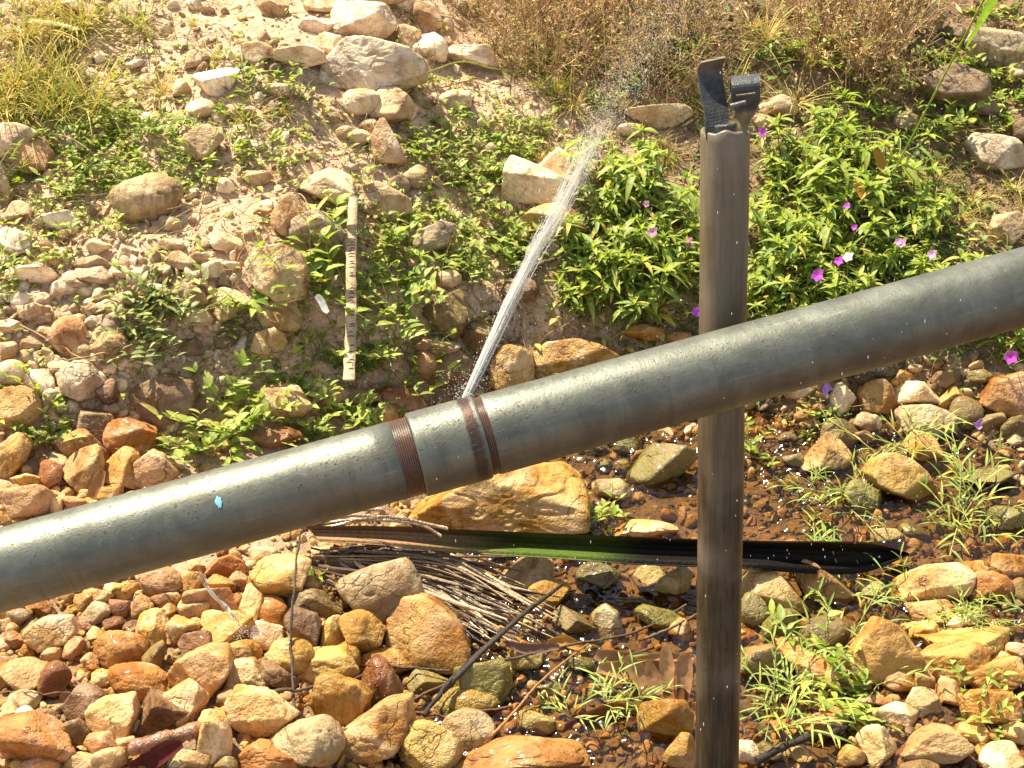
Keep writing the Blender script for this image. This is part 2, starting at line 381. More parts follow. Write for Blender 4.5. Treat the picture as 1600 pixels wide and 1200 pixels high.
# ------------------------------------------------------------------ stones
def ico(sub):
    import bmesh
    bm = bmesh.new(); bmesh.ops.create_icosphere(bm, subdivisions=sub, radius=1)
    v = np.array([x.co[:] for x in bm.verts]); f = np.array([[q.index for q in p.verts] for p in bm.faces]); bm.free()
    return v / np.linalg.norm(v, axis=1)[:, None], f
ICO = {s: ico(s) for s in (1, 2, 3, 4, 5, 6)}
def stone_shape(seed, sub, kind='m', poly=None):
    q = np.random.RandomState(seed); u, f = ICO[sub]
    npl, lo, p = {'r': (10, .78, 12), 'm': (12, .60, 40), 'a': (10, .50, 70), 'f': (11, .6, 36)}[kind]
    pl = []
    if poly is not None:
        pts = np.array(poly, float)
        for k in range(len(pts)):
            a, b = pts[k], pts[(k + 1) % len(pts)]; e = b - a; n = np.array([e[1], -e[0]]); n /= np.linalg.norm(n)
            d = n @ a
            if d < 0: n = -n; d = -d
            tz = q.uniform(-.1, .18); nn = np.array([n[0], n[1], tz]); s = np.linalg.norm(nn)
            pl.append((nn / s, max(d, .12) / s))
        for k in range(5):
            th = q.uniform(0, 6.28); tl = q.uniform(.15, .75)
            hy = math.hypot(1, tl); pl.append((np.array([math.cos(th) * tl, math.sin(th) * tl, 1]) / hy, max(q.uniform(.5, .85), 1.08 * tl / hy)))
        for k in range(3):
            th = q.uniform(0, 6.28); pl.append((np.array([math.cos(th) * .5, math.sin(th) * .5, -1]) / 1.118, .8))
        p = 44; rinv = (1 / 1.7) ** p * np.ones(len(u))
    else:
        for k in range(npl):
            n = q.normal(size=3); n /= np.linalg.norm(n); pl.append((n, q.uniform(lo, .97)))
        rinv = np.full(len(u), {'r': 1.0, 'm': 1.18, 'a': 1.35, 'f': 1.3}[kind] ** -float(p))
    for n, d in pl:
        dt = u @ n; rinv = rinv + np.where(dt > 1e-3, (np.maximum(dt, 1e-3) / d) ** p, 0)
    r = rinv ** (-1 / p)
    r = r * (1 + .05 * fbm(u * 1.6 + seed * .37, seed % 91, 3) + .035 * fbm(u * 5 + seed, seed % 57, 3))
    if sub >= 4:
        rid = 1 - np.abs(vnoise(u * 3.1 + seed * 1.3, 4)); r = r * (1 - .05 * np.clip(rid - .86, 0, 1) / .14)
        r = r * (1 + .012 * fbm(u * 16 + seed, seed % 41, 2))
    return u * r[:, None], f

PAL = dict(W=(.84, .75, .56), T=(.55, .38, .18), O=(.55, .32, .08), Y=(.62, .42, .13), N=(.52, .24, .07), R=(.33, .14, .06), G=(.44, .37, .24),
           B=(.27, .165, .085), P=(.52, .33, .18), M=(.28, .25, .05), K=(.05, .043, .037), C=(.70, .53, .28), U=(.20, .115, .07), V=(.25, .18, .06), S=(.62, .54, .40))
PAL = {k: tuple(np.array(v) * (1, 1, 1) * .74 + .26 * np.array((.60, .36, .11)) * (sum(v) / 1.07)) for k, v in PAL.items()}
CN = dict(W='white', T='tan', O='ochre', Y='yellow', N='orange', R='red-brown', G='grey', B='brown', P='pinkish', M='mossy green', K='black', C='cream', U='purple-brown', V='olive', S='pale grey')
STONES = []     # (px,py,w,h,angle,colour,shape,nick,label)
def S(px, py, wd, hg, c, k='m', nick=None, label=None, ang=0, poly=None, wet=None, dz=0): STONES.append((px, py, wd, hg, c, k, nick, label, ang, poly, wet, dz))

# --- upper left bank
S(20, 222, 100, 62, 'S', 'a', 'the grey slab at the left edge', 'grey flat slab at the left edge overhanging a dark gap', poly=[(-40,196),(30,192),(64,206),(40,232),(16,244),(-40,250)], dz=.03)
S(50, 250, 66, 62, 'N', 'a', None, 'rusty brown rock tucked under the grey slab at the left edge', poly=[(18,250),(40,220),(66,212),(82,238),(76,268),(40,274)])
S(0, 288, 34, 92, 'T', 'a')
S(27, 334, 46, 32, 'T')
S(22, 381, 54, 46, 'W', 'm', 'the white stone at the left edge', 'bright white stone at the left edge beside a green weed')
S(88, 348, 62, 36, 'W', 'a')
S(231, 308, 102, 70, 'T', 'r', 'the round buff boulder', 'big round buff boulder with a pitted top among low weeds', wet=0)
S(315, 229, 60, 50, 'T', 'm', None, 'tan pink rock half hidden by thin stems above the round boulder')
S(340, 128, 64, 44, 'W', 'a', 'the pale pair of rocks in the upper left', 'flat white rock lit by sun below the dry grass clump')
S(312, 173, 46, 28, 'C'); S(284, 140, 28, 26, 'C'); S(306, 93, 38, 28, 'T'); S(396, 82, 46, 38, 'T', 'a')
S(466, 90, 72, 32, 'W', 'f', None, 'long flat cream rock up and left of the biggest grey rock'); S(430, 14, 44, 38, 'T'); S(492, 42, 50, 28, 'W', 'a'); S(517, 72, 42, 38, 'C', 'a'); S(115, 8, 32, 20, 'W')
S(440, 142, 46, 26, 'T'); S(232, 192, 30, 22, 'S'); S(453, 338, 50, 64, 'N', 'm', 'the upright brown cobble', 'upright orange brown cobble beside the cracked grey stone')
S(502, 366, 84, 68, 'G', 'a', 'the cracked grey stone', 'grey tan angular stone with a fine crack left of the notched stick')
S(512, 295, 96, 52, 'C', 'f', 'the flat cream slab', 'flat cream slab lying at the top end of the notched stick'); S(402, 277, 50, 24, 'T'); S(350, 292, 26, 22, 'W')
S(585, 107, 180, 110, 'S', 'a', 'the biggest grey rock', 'biggest pale grey rock on the upper bank with a sloping face', poly=[(498,146),(506,100),(540,58),(560,56),(625,72),(668,104),(668,124),(628,138),(590,152)], wet=0)
S(557, 32, 92, 60, 'W', 'm', 'the white boulder at the top', 'rounded white boulder at the top edge above the biggest grey rock')
S(640, 8, 50, 24, 'W'); S(510, 8, 66, 22, 'C', 'f'); S(600, -6, 80, 30, 'C')
S(673, 26, 42, 46, 'P', 'a', None, 'small pinkish brown block standing at the top right of the white boulder'); S(636, 60, 34, 42, 'C'); S(676, 76, 52, 42, 'W', 'a'); S(737, 86, 80, 36, 'W', 'f', None, 'flat white rock crossed by a green stalk near the top')
S(617, 170, 74, 52, 'C', 'm', 'the two-tone cream stone', 'cream stone with a shaded right side under the biggest grey rock'); S(564, 161, 54, 36, 'C', 'r'); S(577, 197, 30, 22, 'T', 'r'); S(604, 224, 62, 78, 'T', 'a', 'the pointed upright stone', 'pointed brown tan stone standing upright like a tooth', poly=[(574,254),(578,214),(592,186),(602,186),(622,220),(634,250),(622,258),(590,258)])
S(541, 208, 28, 20, 'T', 'r'); S(560, 212, 34, 22, 'T'); S(600, 316, 86, 68, 'T', 'a', 'the blocky tan rock', 'blocky tan rock with a split top right of the notched stick', poly=[(558,306),(572,288),(590,282),(606,290),(636,306),(642,330),(620,346),(584,342),(562,330)])
S(620, 288, 32, 30, 'B'); S(652, 276, 44, 36, 'T'); S(678, 378, 94, 58, 'G', 'a', 'the grey brown angular rock', 'grey brown angular rock above the mossy ochre stone', poly=[(632,382),(650,362),(690,346),(722,352),(724,374),(700,384),(692,404),(640,404)])
S(712, 158, 52, 28, 'C'); S(842, 284, 122, 84, 'W', 'a', 'the white wedge rock', 'white wedge shaped rock with a dark front face left of the water jet', poly=[(784,312),(792,250),(800,240),(830,256),(858,268),(902,290),(900,300),(870,322),(794,318)])
S(881, 262, 66, 58, 'C', 'a', 'the cream block behind the jet', 'cream pink block behind the white wedge rock'); S(922, 280, 54, 30, 'P'); S(1024, 180, 96, 38, 'C', 'm', 'the pale hump left of the post', 'pale cream hump of rock just left of the post top')
S(872, 352, 92, 54, 'T', 'a', None, 'wet brown rock seen through the water jet', wet=.5); S(545, 382, 26, 40, 'G'); S(985, 205, 36, 20, 'C')
# --- upper right
S(1400, 28, 136, 46, 'G', 'f', 'the flat grey rock at the top', 'broad flat grey rock at the top edge behind dry stems', wet=0); S(1556, 78, 100, 60, 'G', 'm', 'the dark boulder at the top right', 'dark grey rounded boulder in the top right corner')
S(1468, 136, 104, 60, 'B', 'a', 'the brown sloping rock', 'brown grey sloping rock in the upper right weeds'); S(1530, 160, 64, 34, 'B'); S(1555, 238, 94, 64, 'G', 'a', 'the jagged grey rock', 'jagged grey rock with a dark hollow at the right edge', poly=[(1508,222),(1524,206),(1586,216),(1600,230),(1604,262),(1560,268),(1530,262)])
S(1420, 188, 38, 26, 'T'); S(1215, 168, 54, 30, 'C', 'a'); S(1574, 357, 56, 50, 'T'); S(1600, 206, 40, 34, 'B'); S(1490, 52, 44, 26, 'B'); S(1590, 112, 40, 30, 'G'); S(1330, 60, 46, 24, 'B'); S(1195, 190, 34, 22, 'C')
# --- left gravel slope
for a in [(55,427,62,28,'W','f'),(145,412,52,24,'T'),(150,431,58,28,'P'),(122,443,44,32,'P'),(90,452,38,32,'W','a'),(33,465,30,26,'W'),(62,468,36,28,'P'),(55,487,46,26,'T'),
          (126,551,34,28,'T','r'),(170,507,44,32,'B'),(58,598,48,40,'W'),(15,582,48,36,'C','r'),(97,572,46,22,'C','f'),(78,620,38,32,'S'),(165,612,42,38,'R'),(20,430,40,24,'T'),(10,405,30,20,'W'),
          (15,512,34,22,'C'),(75,520,30,20,'T'),(12,545,36,26,'P'),(50,540,30,24,'N'),(205,470,34,22,'C'),(190,425,30,20,'T'),(240,455,30,20,'C'),(200,395,34,20,'C'),(150,385,34,22,'C'),(255,425,40,26,'T')]: S(*a)
S(108, 526, 52, 56, 'N', 'r', 'the tilted orange cobble', 'tilted orange brown cobble in the left gravel', ang=30); S(168, 541, 56, 44, 'T', 'm', None, 'tan cobble with a brown shaded front beside the tilted orange cobble')
S(124, 598, 66, 56, 'S', 'm', 'the pale cobble behind a sprig', 'pale grey cobble with a green sprig in front'); S(22, 645, 60, 66, 'O', 'a', None, 'ochre angular stone at the left edge above the weeds', ang=-20)
S(254, 624, 108, 88, 'B', 'm', 'the dark brown boulder', 'dark brown squarish boulder set in the eroded bank', poly=[(206,590),(230,578),(256,584),(280,574),(302,590),(308,618),(296,650),(256,668),(214,650),(202,618)], wet=.15)
S(216, 685, 74, 62, 'N', 'm', 'the rounded orange brown stone', 'rounded orange brown stone in front of the dark brown boulder'); S(144, 668, 66, 60, 'B', 'a', None, 'brown stone with a pale rim behind the red and cream stone'); S(121, 692, 80, 58, 'N', 'a', 'the red and cream stone', 'angular stone with a cream top and a red front face')
S(130, 737, 72, 54, 'T', 'm', 'the speckled tan cobble', 'speckled tan cobble leaning against an orange one near the pipe', ang=35); S(190, 738, 62, 60, 'O', 'm', None, 'orange tan cobble just above the pipe'); S(238, 738, 80, 62, 'P', 'a', 'the pinkish angular stone', 'pinkish brown angular stone touching the pipe edge', poly=[(200,762),(214,720),(236,703),(258,712),(276,738),(268,752),(230,766)])
S(20, 713, 48, 60, 'O', 'm'); S(76, 748, 36, 42, 'R', 'a'); S(96, 726, 30, 30, 'G'); S(42, 750, 52, 22, 'Y', 'f'); S(45, 786, 78, 50, 'P', 'm', None, 'pink tan pitted stone just above the pipe near the left edge'); S(8, 772, 30, 30, 'N'); S(88, 785, 28, 34, 'C'); S(172, 772, 42, 24, 'O'); S(118, 785, 36, 20, 'N'); S(212, 778, 34, 18, 'T')
S(430, 428, 104, 98, 'T', 'a', 'the big grey tan rock', 'big grey tan rock crossed by thin stem shadows on the left bank', poly=[(384,412),(404,388),(440,380),(472,396),(482,430),(470,468),(440,478),(404,456)]); S(356, 474, 74, 50, 'T', 'a'); S(300, 462, 48, 36, 'P'); S(433, 498, 66, 48, 'O', 'm', 'the ochre stone under the big grey tan rock', 'ochre tan stone just below the big grey tan rock')
S(415, 542, 52, 44, 'Y', 'a'); S(445, 630, 82, 46, 'T'); S(515, 622, 56, 46, 'T'); S(434, 686, 70, 30, 'R'); S(350, 530, 40, 26, 'B'); S(308, 500, 44, 28, 'T'); S(300, 545, 36, 24, 'B'); S(285, 410, 40, 26, 'T'); S(330, 420, 36, 24, 'C'); S(270, 385, 40, 22, 'T'); S(350, 380, 50, 26, 'C')
# --- centre, behind the pipe
S(690, 486, 68, 70, 'V', 'a', 'the mossy ochre stone', 'mossy ochre upright stone in the bank right of the notched stick', wet=.5); S(697, 438, 38, 26, 'T'); S(672, 540, 66, 28, 'P', 'f'); S(666, 568, 40, 40, 'N', 'r', wet=.4); S(712, 574, 70, 62, 'B', 'a', None, 'dark wet brown rock left of the jet base', wet=.8)
S(743, 528, 56, 48, 'V', 'm', wet=.7); S(797, 576, 78, 80, 'Y', 'm', 'the golden wet rock', 'golden ochre wet rock glistening just right of the jet base', wet=.9, poly=[(762,600),(764,562),(786,540),(812,538),(830,552),(836,590),(820,612),(776,612)]); S(902, 560, 150, 64, 'O', 'm', 'the long wet ochre rock', 'long wet ochre and red rock behind the pipe', wet=.95, poly=[(830,552),(852,534),(900,528),(944,540),(974,558),(962,584),(900,600),(836,600)])
S(628, 623, 74, 42, 'R', 'm', None, 'dark red wet stone just above the pipe coupling', wet=.6); S(560, 622, 62, 28, 'B', wet=.3); S(598, 650, 44, 34, 'Y', wet=.4); S(815, 456, 54, 34, 'B', wet=.4); S(780, 500, 40, 26, 'V', wet=.5); S(1010, 520, 60, 26, 'O', wet=.6); S(1060, 530, 40, 26, 'N', wet=.5)
S(800, 790, 270, 140, 'O', 'a', 'the large orange rock under the pipe', 'largest rock, orange and cracked, directly below the pipe coupling', wet=.25, dz=.02, poly=[(632,812),(660,790),(720,748),(800,728),(872,722),(914,752),(924,790),(918,832),(840,838),(700,836)])
S(958, 768, 52, 38, 'G', 'm', wet=.6); S(1040, 724, 96, 78, 'V', 'a', 'the greenish wet rock', 'greenish grey wet rock left of the post under the pipe', wet=.8); S(944, 728, 28, 18, 'V', 'r', wet=.8); S(972, 732, 30, 24, 'B', 'r', wet=.8); S(980, 700, 40, 26, 'K', 'm', wet=.8); S(930, 700, 40, 26, 'B', wet=.7); S(1000, 832, 98, 30, 'C', 'f', None, 'pale orange flat stone lying along the back of the palm sheath', wet=.3)
# --- right, behind and below the pipe
S(1370, 583, 84, 44, 'K', 'm', 'the black wet rock', 'black wet rock in the shade under the right of the pipe', wet=.9); S(1318, 624, 44, 54, 'C', 'a', wet=.3); S(1372, 621, 68, 66, 'O', 'm', 'the blocky ochre stone', 'blocky ochre tan stone with six sides below the pipe', poly=[(1342,614),(1350,594),(1376,590),(1394,606),(1402,634),(1386,650),(1350,644)], wet=.3); S(1435, 616, 68, 38, 'C', 'f', None, 'pale yellow stone with a fallen pink petal on it', wet=.3)
S(1489, 621, 42, 36, 'O', 'a', wet=.5); S(1443, 660, 98, 60, 'G', 'm', 'the grey brown rock', 'grey brown rough rock in the right pile', wet=.3, poly=[(1402,650),(1416,634),(1456,632),(1486,644),(1488,676),(1450,688),(1410,676)]); S(1508, 647, 48, 48, 'V', 'r', wet=.5); S(1570, 615, 90, 72, 'N', 'm', 'the big orange brown rock at the right edge', 'big orange brown rock at the right edge below the flowers', wet=.5, poly=[(1532,634),(1552,594),(1600,580),(1630,600),(1630,650),(1570,652)])
S(1310, 686, 54, 48, 'V', 'm', wet=.4); S(1360, 664, 42, 36, 'G', wet=.3); S(1348, 687, 38, 32, 'R', 'a', wet=.4); S(1290, 714, 76, 56, 'T', 'm', None, 'tan pink rounded stone right of the post beside grass blades', wet=.3); S(1412, 750, 126, 98, 'Y', 'a', 'the veined yellow rock', 'yellow ochre pointed rock with a long vein standing in the stream', wet=.6, poly=[(1352,740),(1366,714),(1392,706),(1420,716),(1450,740),(1470,776),(1460,790),(1420,784),(1370,764)])
S(1442, 706, 50, 58, 'Y', 'm', wet=.4); S(1350, 780, 58, 52, 'M', 'm', None, 'mossy yellow green stone in the water left of the veined rock', wet=.8); S(1550, 660, 42, 28, 'V', wet=.5); S(1586, 667, 38, 36, 'V', wet=.5); S(1538, 748, 84, 28, 'V', 'f', wet=.9); S(1572, 812, 70, 44, 'M', 'm', 'the mossy stone at the right edge', 'mossy olive stone in the stream at the right edge', wet=.8); S(1240, 610, 44, 26, 'T'); S(1285, 600, 36, 26, 'B', wet=.4); S(1260, 650, 30, 22, 'O'); S(1230, 690, 30, 22, 'B', wet=.5); S(1405, 590, 34, 30, 'O', wet=.5); S(1530, 590, 36, 24, 'V', wet=.6); S(1475, 590, 36, 24, 'B', wet=.6); S(1240, 720, 34, 24, 'B', wet=.6)
# --- below the pipe, left
S(352, 884, 74, 38, 'N', 'm', 'the bright orange stone', 'bright orange humped stone just under the pipe', wet=.3, poly=[(318,896),(336,874),(360,866),(380,876),(388,894),(350,902)])
for a in [(342,912,46,28,'O'),(373,909,26,26,'P'),(414,868,40,26,'T'),(412,916,54,46,'Y'),(473,886,28,32,'O'),(299,911,42,38,'O'),(333,940,72,40,'P','a'),(392,946,32,58,'C','m'),(424,955,44,42,'N','r'),(484,915,30,30,'C'),
          (240,990,44,54,'Y','a'),(242,1031,32,52,'V'),(283,987,46,40,'C','a'),(294,953,46,36,'T','a'),(334,975,44,36,'C','m'),(305,1007,60,48,'B','a'),(376,1017,56,32,'O','r'),(221,950,28,40,'T'),(252,940,34,26,'P'),(153,934,38,26,'O'),(196,922,38,28,'O'),
          (160,1058,32,26,'Y'),(12,1046,38,46,'N'),(41,1095,46,28,'G'),(119,1146,42,48,'B'),(160,1165,48,34,'N'),(176,1187,50,38,'T'),(340,1126,38,40,'Y'),(83,1024,30,20,'T'),(115,1016,32,32,'P'),(130,940,26,22,'N'),(105,930,26,24,'T'),(150,960,40,30,'G'),(190,950,30,26,'R'),(60,950,36,22,'N'),(30,965,34,24,'B'),(20,1000,30,24,'P'),(132,975,26,22,'R'),(150,995,30,24,'O'),(180,975,34,22,'B'),(210,985,30,22,'B'),(270,935,24,22,'T'),(140,1035,28,24,'P'),(20,1110,30,30,'C'),(75,1120,34,22,'B'),(200,1160,30,22,'C'),(215,1135,24,22,'W'),(60,1195,60,28,'N'),(130,1195,40,26,'T'),(245,1170,44,34,'U'),(300,1190,50,30,'T'),(355,1195,36,26,'V'),(263,958,24,22,'O'),(360,1090,40,26,'B')]: S(*a, wet=.35)
S(253, 912, 60, 46, 'P', 'r', 'the pink round stone', 'pink red rounded stone crossed by a thin twig under the pipe', wet=.35); S(440, 905, 82, 66, 'O', 'm', 'the ochre stone behind the thin stick', 'large ochre stone under the pipe behind the thin upright stick', wet=.35); S(485, 948, 78, 40, 'V', 'm', wet=.4)
S(472, 986, 66, 66, 'U', 'a', 'the purple brown stone', 'purple brown angular stone beside the thin upright stick', poly=[(442,966),(458,952),(492,958),(502,976),(496,1012),(466,1006)], wet=.35); S(518, 990, 42, 60, 'Y', 'm', None, 'upright yellow stone right of the purple brown stone', wet=.35)
S(81, 990, 80, 60, 'C', 'm', 'the cream orange block', 'cream and orange rounded block in the lower left gravel', wet=.4, poly=[(44,980),(66,966),(112,962),(120,984),(108,1004),(60,1018),(46,1006)]); S(189, 1017, 74, 52, 'N', 'r', 'the round orange cobble', 'round orange brown cobble with creases in the lower left', wet=.35); S(220, 1067, 92, 52, 'N', 'r', 'the egg shaped orange stone', 'smooth egg shaped orange stone in the lower left', ang=-12, wet=.3)
S(314, 1056, 112, 96, 'O', 'm', 'the large ochre block', 'large ochre orange block with a bright speckled top, lower left', wet=.45, poly=[(258,1056),(284,1026),(320,1012),(356,1020),(364,1040),(348,1072),(322,1104),(280,1090)]); S(287, 1098, 74, 62, 'C', 'm', None, 'cream speckled stone at the foot of the large ochre block', wet=.4)
S(362, 987, 74, 60, 'O', 'a', 'the stone under the water trickle', 'orange tan stone lying under the end of the water trickle', wet=.4); S(415, 993, 48, 38, 'W', 'a', None, 'bright cream stone right of the water trickle'); S(455, 1028, 66, 54, 'Y', 'r', wet=.4); S(505, 1035, 88, 50, 'Y', 'm', None, 'broad yellow stone behind the thin upright stick', wet=.4)
S(386, 1055, 72, 56, 'C', 'a', 'the four-sided cream stone', 'four sided cream tan stone in the lower left pile', wet=.3, poly=[(352,1076),(362,1032),(396,1030),(420,1066),(408,1080),(366,1082)]); S(425, 1052, 66, 36, 'B', 'a', ang=-40, wet=.4); S(407, 1117, 112, 84, 'C', 'a', 'the big pale yellow rock', 'big pale yellow rock with a knobbed corner left of the thin stick foot', wet=.4, poly=[(354,1110),(362,1076),(420,1078),(446,1100),(462,1120),(430,1146),(396,1158),(362,1132)])
S(530, 1095, 96, 98, 'O', 'a', 'the dark ochre rock with an orange face', 'dark ochre rock with a rusty orange left face', wet=.5, poly=[(484,1102),(496,1056),(514,1052),(560,1066),(582,1086),(566,1130),(530,1144),(500,1132)]); S(248, 1114, 82, 62, 'B', 'a', None, 'dark brown wedge stone right of the stained cream stone', wet=.4); S(174, 1126, 82, 80, 'C', 'm', 'the stained cream stone', 'cream stone with a black stained corner in the lower left', wet=.35, poly=[(134,1108),(168,1090),(208,1088),(214,1116),(206,1150),(180,1164),(142,1136)])
S(130, 1102, 62, 50, 'B', 'm', wet=.35); S(50, 1058, 74, 46, 'P', 'f', wet=.4); S(86, 1073, 42, 50, 'R', 'a', wet=.4); S(43, 1125, 28, 34, 'W', 'm'); S(55, 1160, 108, 66, 'N', 'm', 'the orange brown boulder in the corner', 'orange brown boulder in the lower left corner', wet=.4); S(418, 1182, 108, 52, 'N', 'f', None, 'flat tan orange stone at the bottom edge', wet=.4, poly=[(366,1184),(402,1158),(470,1180),(464,1212),(380,1212)]); S(466, 1158, 114, 66, 'G', 'f', 'the flat grey tan stone', 'flat grey tan stone at the foot of the thin upright stick', wet=.5); S(328, 1158, 50, 74, 'C', 'a', wet=.4); S(282, 1186, 40, 34, 'W', wet=.4)
# --- below the pipe, centre
S(588, 926, 118, 88, 'G', 'a', 'the grey rock behind the dry leaflets', 'grey rock in front of and below the dry palm leaflets', wet=.5); S(668, 990, 136, 122, 'O', 'm', 'the big ochre boulder', 'big ochre boulder left of the crossed dark sticks', wet=.5, poly=[(602,1012),(606,958),(626,932),(664,930),(690,944),(722,974),(736,1004),(728,1038),(680,1050),(606,1040)]); S(686, 1026, 60, 42, 'O', 'm', wet=.5)
S(665, 1068, 60, 42, 'V', wet=.6); S(565, 999, 64, 60, 'O', 'a', wet=.4); S(590, 980, 36, 46, 'N', 'r', wet=.4); S(543, 1030, 38, 46, 'Y', 'r', wet=.4); S(602, 1036, 80, 30, 'O', 'f', wet=.4); S(588, 1077, 70, 72, 'R', 'm', 'the red brown stone', 'shiny red brown stone beside the dark ochre rock', wet=.8); S(585, 1141, 122, 104, 'T', 'a', 'the tan brown angular rock', 'tan brown angular rock with a sharp ridge near the bottom edge', wet=.4, poly=[(520,1156),(560,1120),(600,1094),(638,1090),(644,1130),(632,1166),(576,1192),(528,1180)])
S(664, 1168, 92, 78, 'Y', 'm', None, 'yellow tan stone at the bottom with water trickling beside it', wet=.6); S(728, 1147, 80, 60, 'S', 'm', wet=.6); S(732, 1096, 84, 40, 'Y', 'r', 'the glossy yellow stone', 'glossy yellow stone under the long dark twig', wet=.95); S(756, 1066, 90, 68, 'M', 'm', 'the mossy olive boulder', 'mossy olive boulder under the crossed dark sticks', wet=.9); S(811, 1030, 56, 48, 'Y', 'm', wet=.8); S(835, 1130, 54, 36, 'Y', 'm', None, 'small bright yellow stone surrounded by glittering water', wet=.9)
S(812, 1186, 186, 60, 'N', 'm', 'the orange rock at the bottom edge', 'broad orange rock cut off by the bottom edge', wet=.5); S(862, 935, 60, 50, 'O', 'a', wet=.5); S(820, 904, 80, 56, 'T', 'a', 'the ochre rock below the palm sheath', 'ochre tan angular rock right below the green palm sheath', wet=.4); S(893, 973, 68, 50, 'B', 'a', wet=.6); S(945, 977, 56, 66, 'W', 'm', 'the pale pointed stone', 'pale pointed stone glittering with water in the centre', wet=.7, poly=[(918,984),(928,956),(946,944),(966,958),(974,986),(960,1008),(926,1006)])
S(1032, 966, 76, 42, 'M', 'm', wet=.8); S(1015, 905, 48, 42, 'Y', 'm', wet=.8); S(1055, 918, 54, 58, 'P', 'm', None, 'pink brown wet stone against the left of the post', wet=.7); S(1046, 1126, 76, 76, 'O', 'm', 'the tan orange rock left of the post', 'tan orange wet rock left of the post foot', wet=.6); S(1068, 1180, 50, 60, 'O', 'm', wet=.5); S(935, 905, 64, 46, 'U', 'm', wet=.8); S(715, 905, 40, 26, 'B', wet=.6); S(760, 900, 40, 24, 'O', wet=.5); S(1065, 985, 36, 36, 'C', wet=.5); S(900, 1040, 44, 24, 'V', 'f', wet=.9); S(925, 1018, 36, 22, 'Y', wet=.9); S(965, 1035, 60, 22, 'O', 'f', wet=.9); S(860, 1080, 40, 22, 'B', wet=.9); S(700, 1110, 36, 24, 'U', wet=.9)
# --- below the pipe, right
S(1383, 841, 50, 30, 'O', 'm', wet=.7); S(1425, 834, 46, 26, 'V', 'm', wet=.8); S(1213, 926, 110, 82, 'Y', 'a', 'the mossy sided stone', 'yellow stone with a white crest and mossy sides right of the post', wet=.7, poly=[(1160,932),(1180,894),(1200,886),(1222,900),(1246,926),(1264,952),(1210,958)]); S(1286, 907, 110, 80, 'T', 'm', 'the tan rock with grass on it', 'tan and mossy rock overgrown by grass blades in the stream', wet=.5, poly=[(1236,886),(1252,870),(1278,880),(1312,906),(1336,930),(1320,946),(1262,938)])
S(1174, 957, 44, 56, 'V', 'r', wet=.7); S(1222, 977, 66, 46, 'M', 'm', 'the yellow green mossy stone', 'small yellow green mossy stone at the water edge right of the post', wet=.8); S(1365, 925, 44, 30, 'P', wet=.6); S(1458, 917, 136, 70, 'T', 'm', 'the long tan boulder', 'long tan boulder on the right beside the stream', wet=.3, poly=[(1396,932),(1410,906),(1452,886),(1500,882),(1524,896),(1512,930),(1490,948),(1420,946)]); S(1520, 893, 52, 32, 'O', wet=.3); S(1454, 957, 84, 38, 'T', 'm', wet=.3); S(1547, 921, 60, 48, 'N', 'm', wet=.4); S(1578, 888, 56, 38, 'O', 'm', wet=.3); S(1590, 922, 44, 40, 'V', wet=.4); S(1505, 973, 52, 26, 'W', 'm', wet=.3)
S(1290, 995, 74, 56, 'U', 'r', wet=.7); S(1380, 1020, 138, 114, 'O', 'a', 'the big dark ochre rock', 'big dark ochre triangular rock behind grass in the lower right', wet=.55, poly=[(1310,1040),(1340,1000),(1374,964),(1404,976),(1432,1010),(1442,1040),(1420,1056),(1380,1072),(1330,1062)]); S(1433, 991, 54, 44, 'Y', 'm', wet=.3); S(1275, 1049, 110, 44, 'O', 'f', None, 'long ochre stone slanting down between the post and dark ochre rock', ang=-38, wet=.4); S(1193, 1037, 80, 62, 'P', 'm', 'the pinkish wet stone by the post', 'pinkish brown wet stone touching the right side of the post', wet=.8, poly=[(1152,1040),(1170,1014),(1208,1006),(1228,1020),(1226,1054),(1200,1068),(1156,1060)])
S(1405, 1066, 50, 38, 'N', 'r', wet=.4); S(1508, 1006, 140, 44, 'Y', 'f', 'the long yellow stone', 'long yellow stone behind the ochre pile in the lower right', wet=.4); S(1500, 1040, 104, 62, 'O', 'm', 'the ochre block', 'ochre block at the centre of the lower right pile', wet=.4); S(1553, 1058, 104, 54, 'O', 'm', wet=.4); S(1547, 1106, 98, 60, 'O', 'm', 'the squared ochre stone', 'squared ochre stone with a knobbly top at the lower right edge', wet=.35, poly=[(1502,1086),(1520,1078),(1580,1080),(1594,1098),(1590,1128),(1544,1132),(1506,1124)]); S(1485, 1083, 40, 44, 'O', wet=.4); S(1440, 1066, 34, 42, 'T', wet=.4); S(1402, 1113, 68, 40, 'W', 'm', None, 'cream rounded stone in the lower right next to the leafy sprig', wet=.4); S(1436, 1101, 54, 40, 'G', 'm', wet=.4)
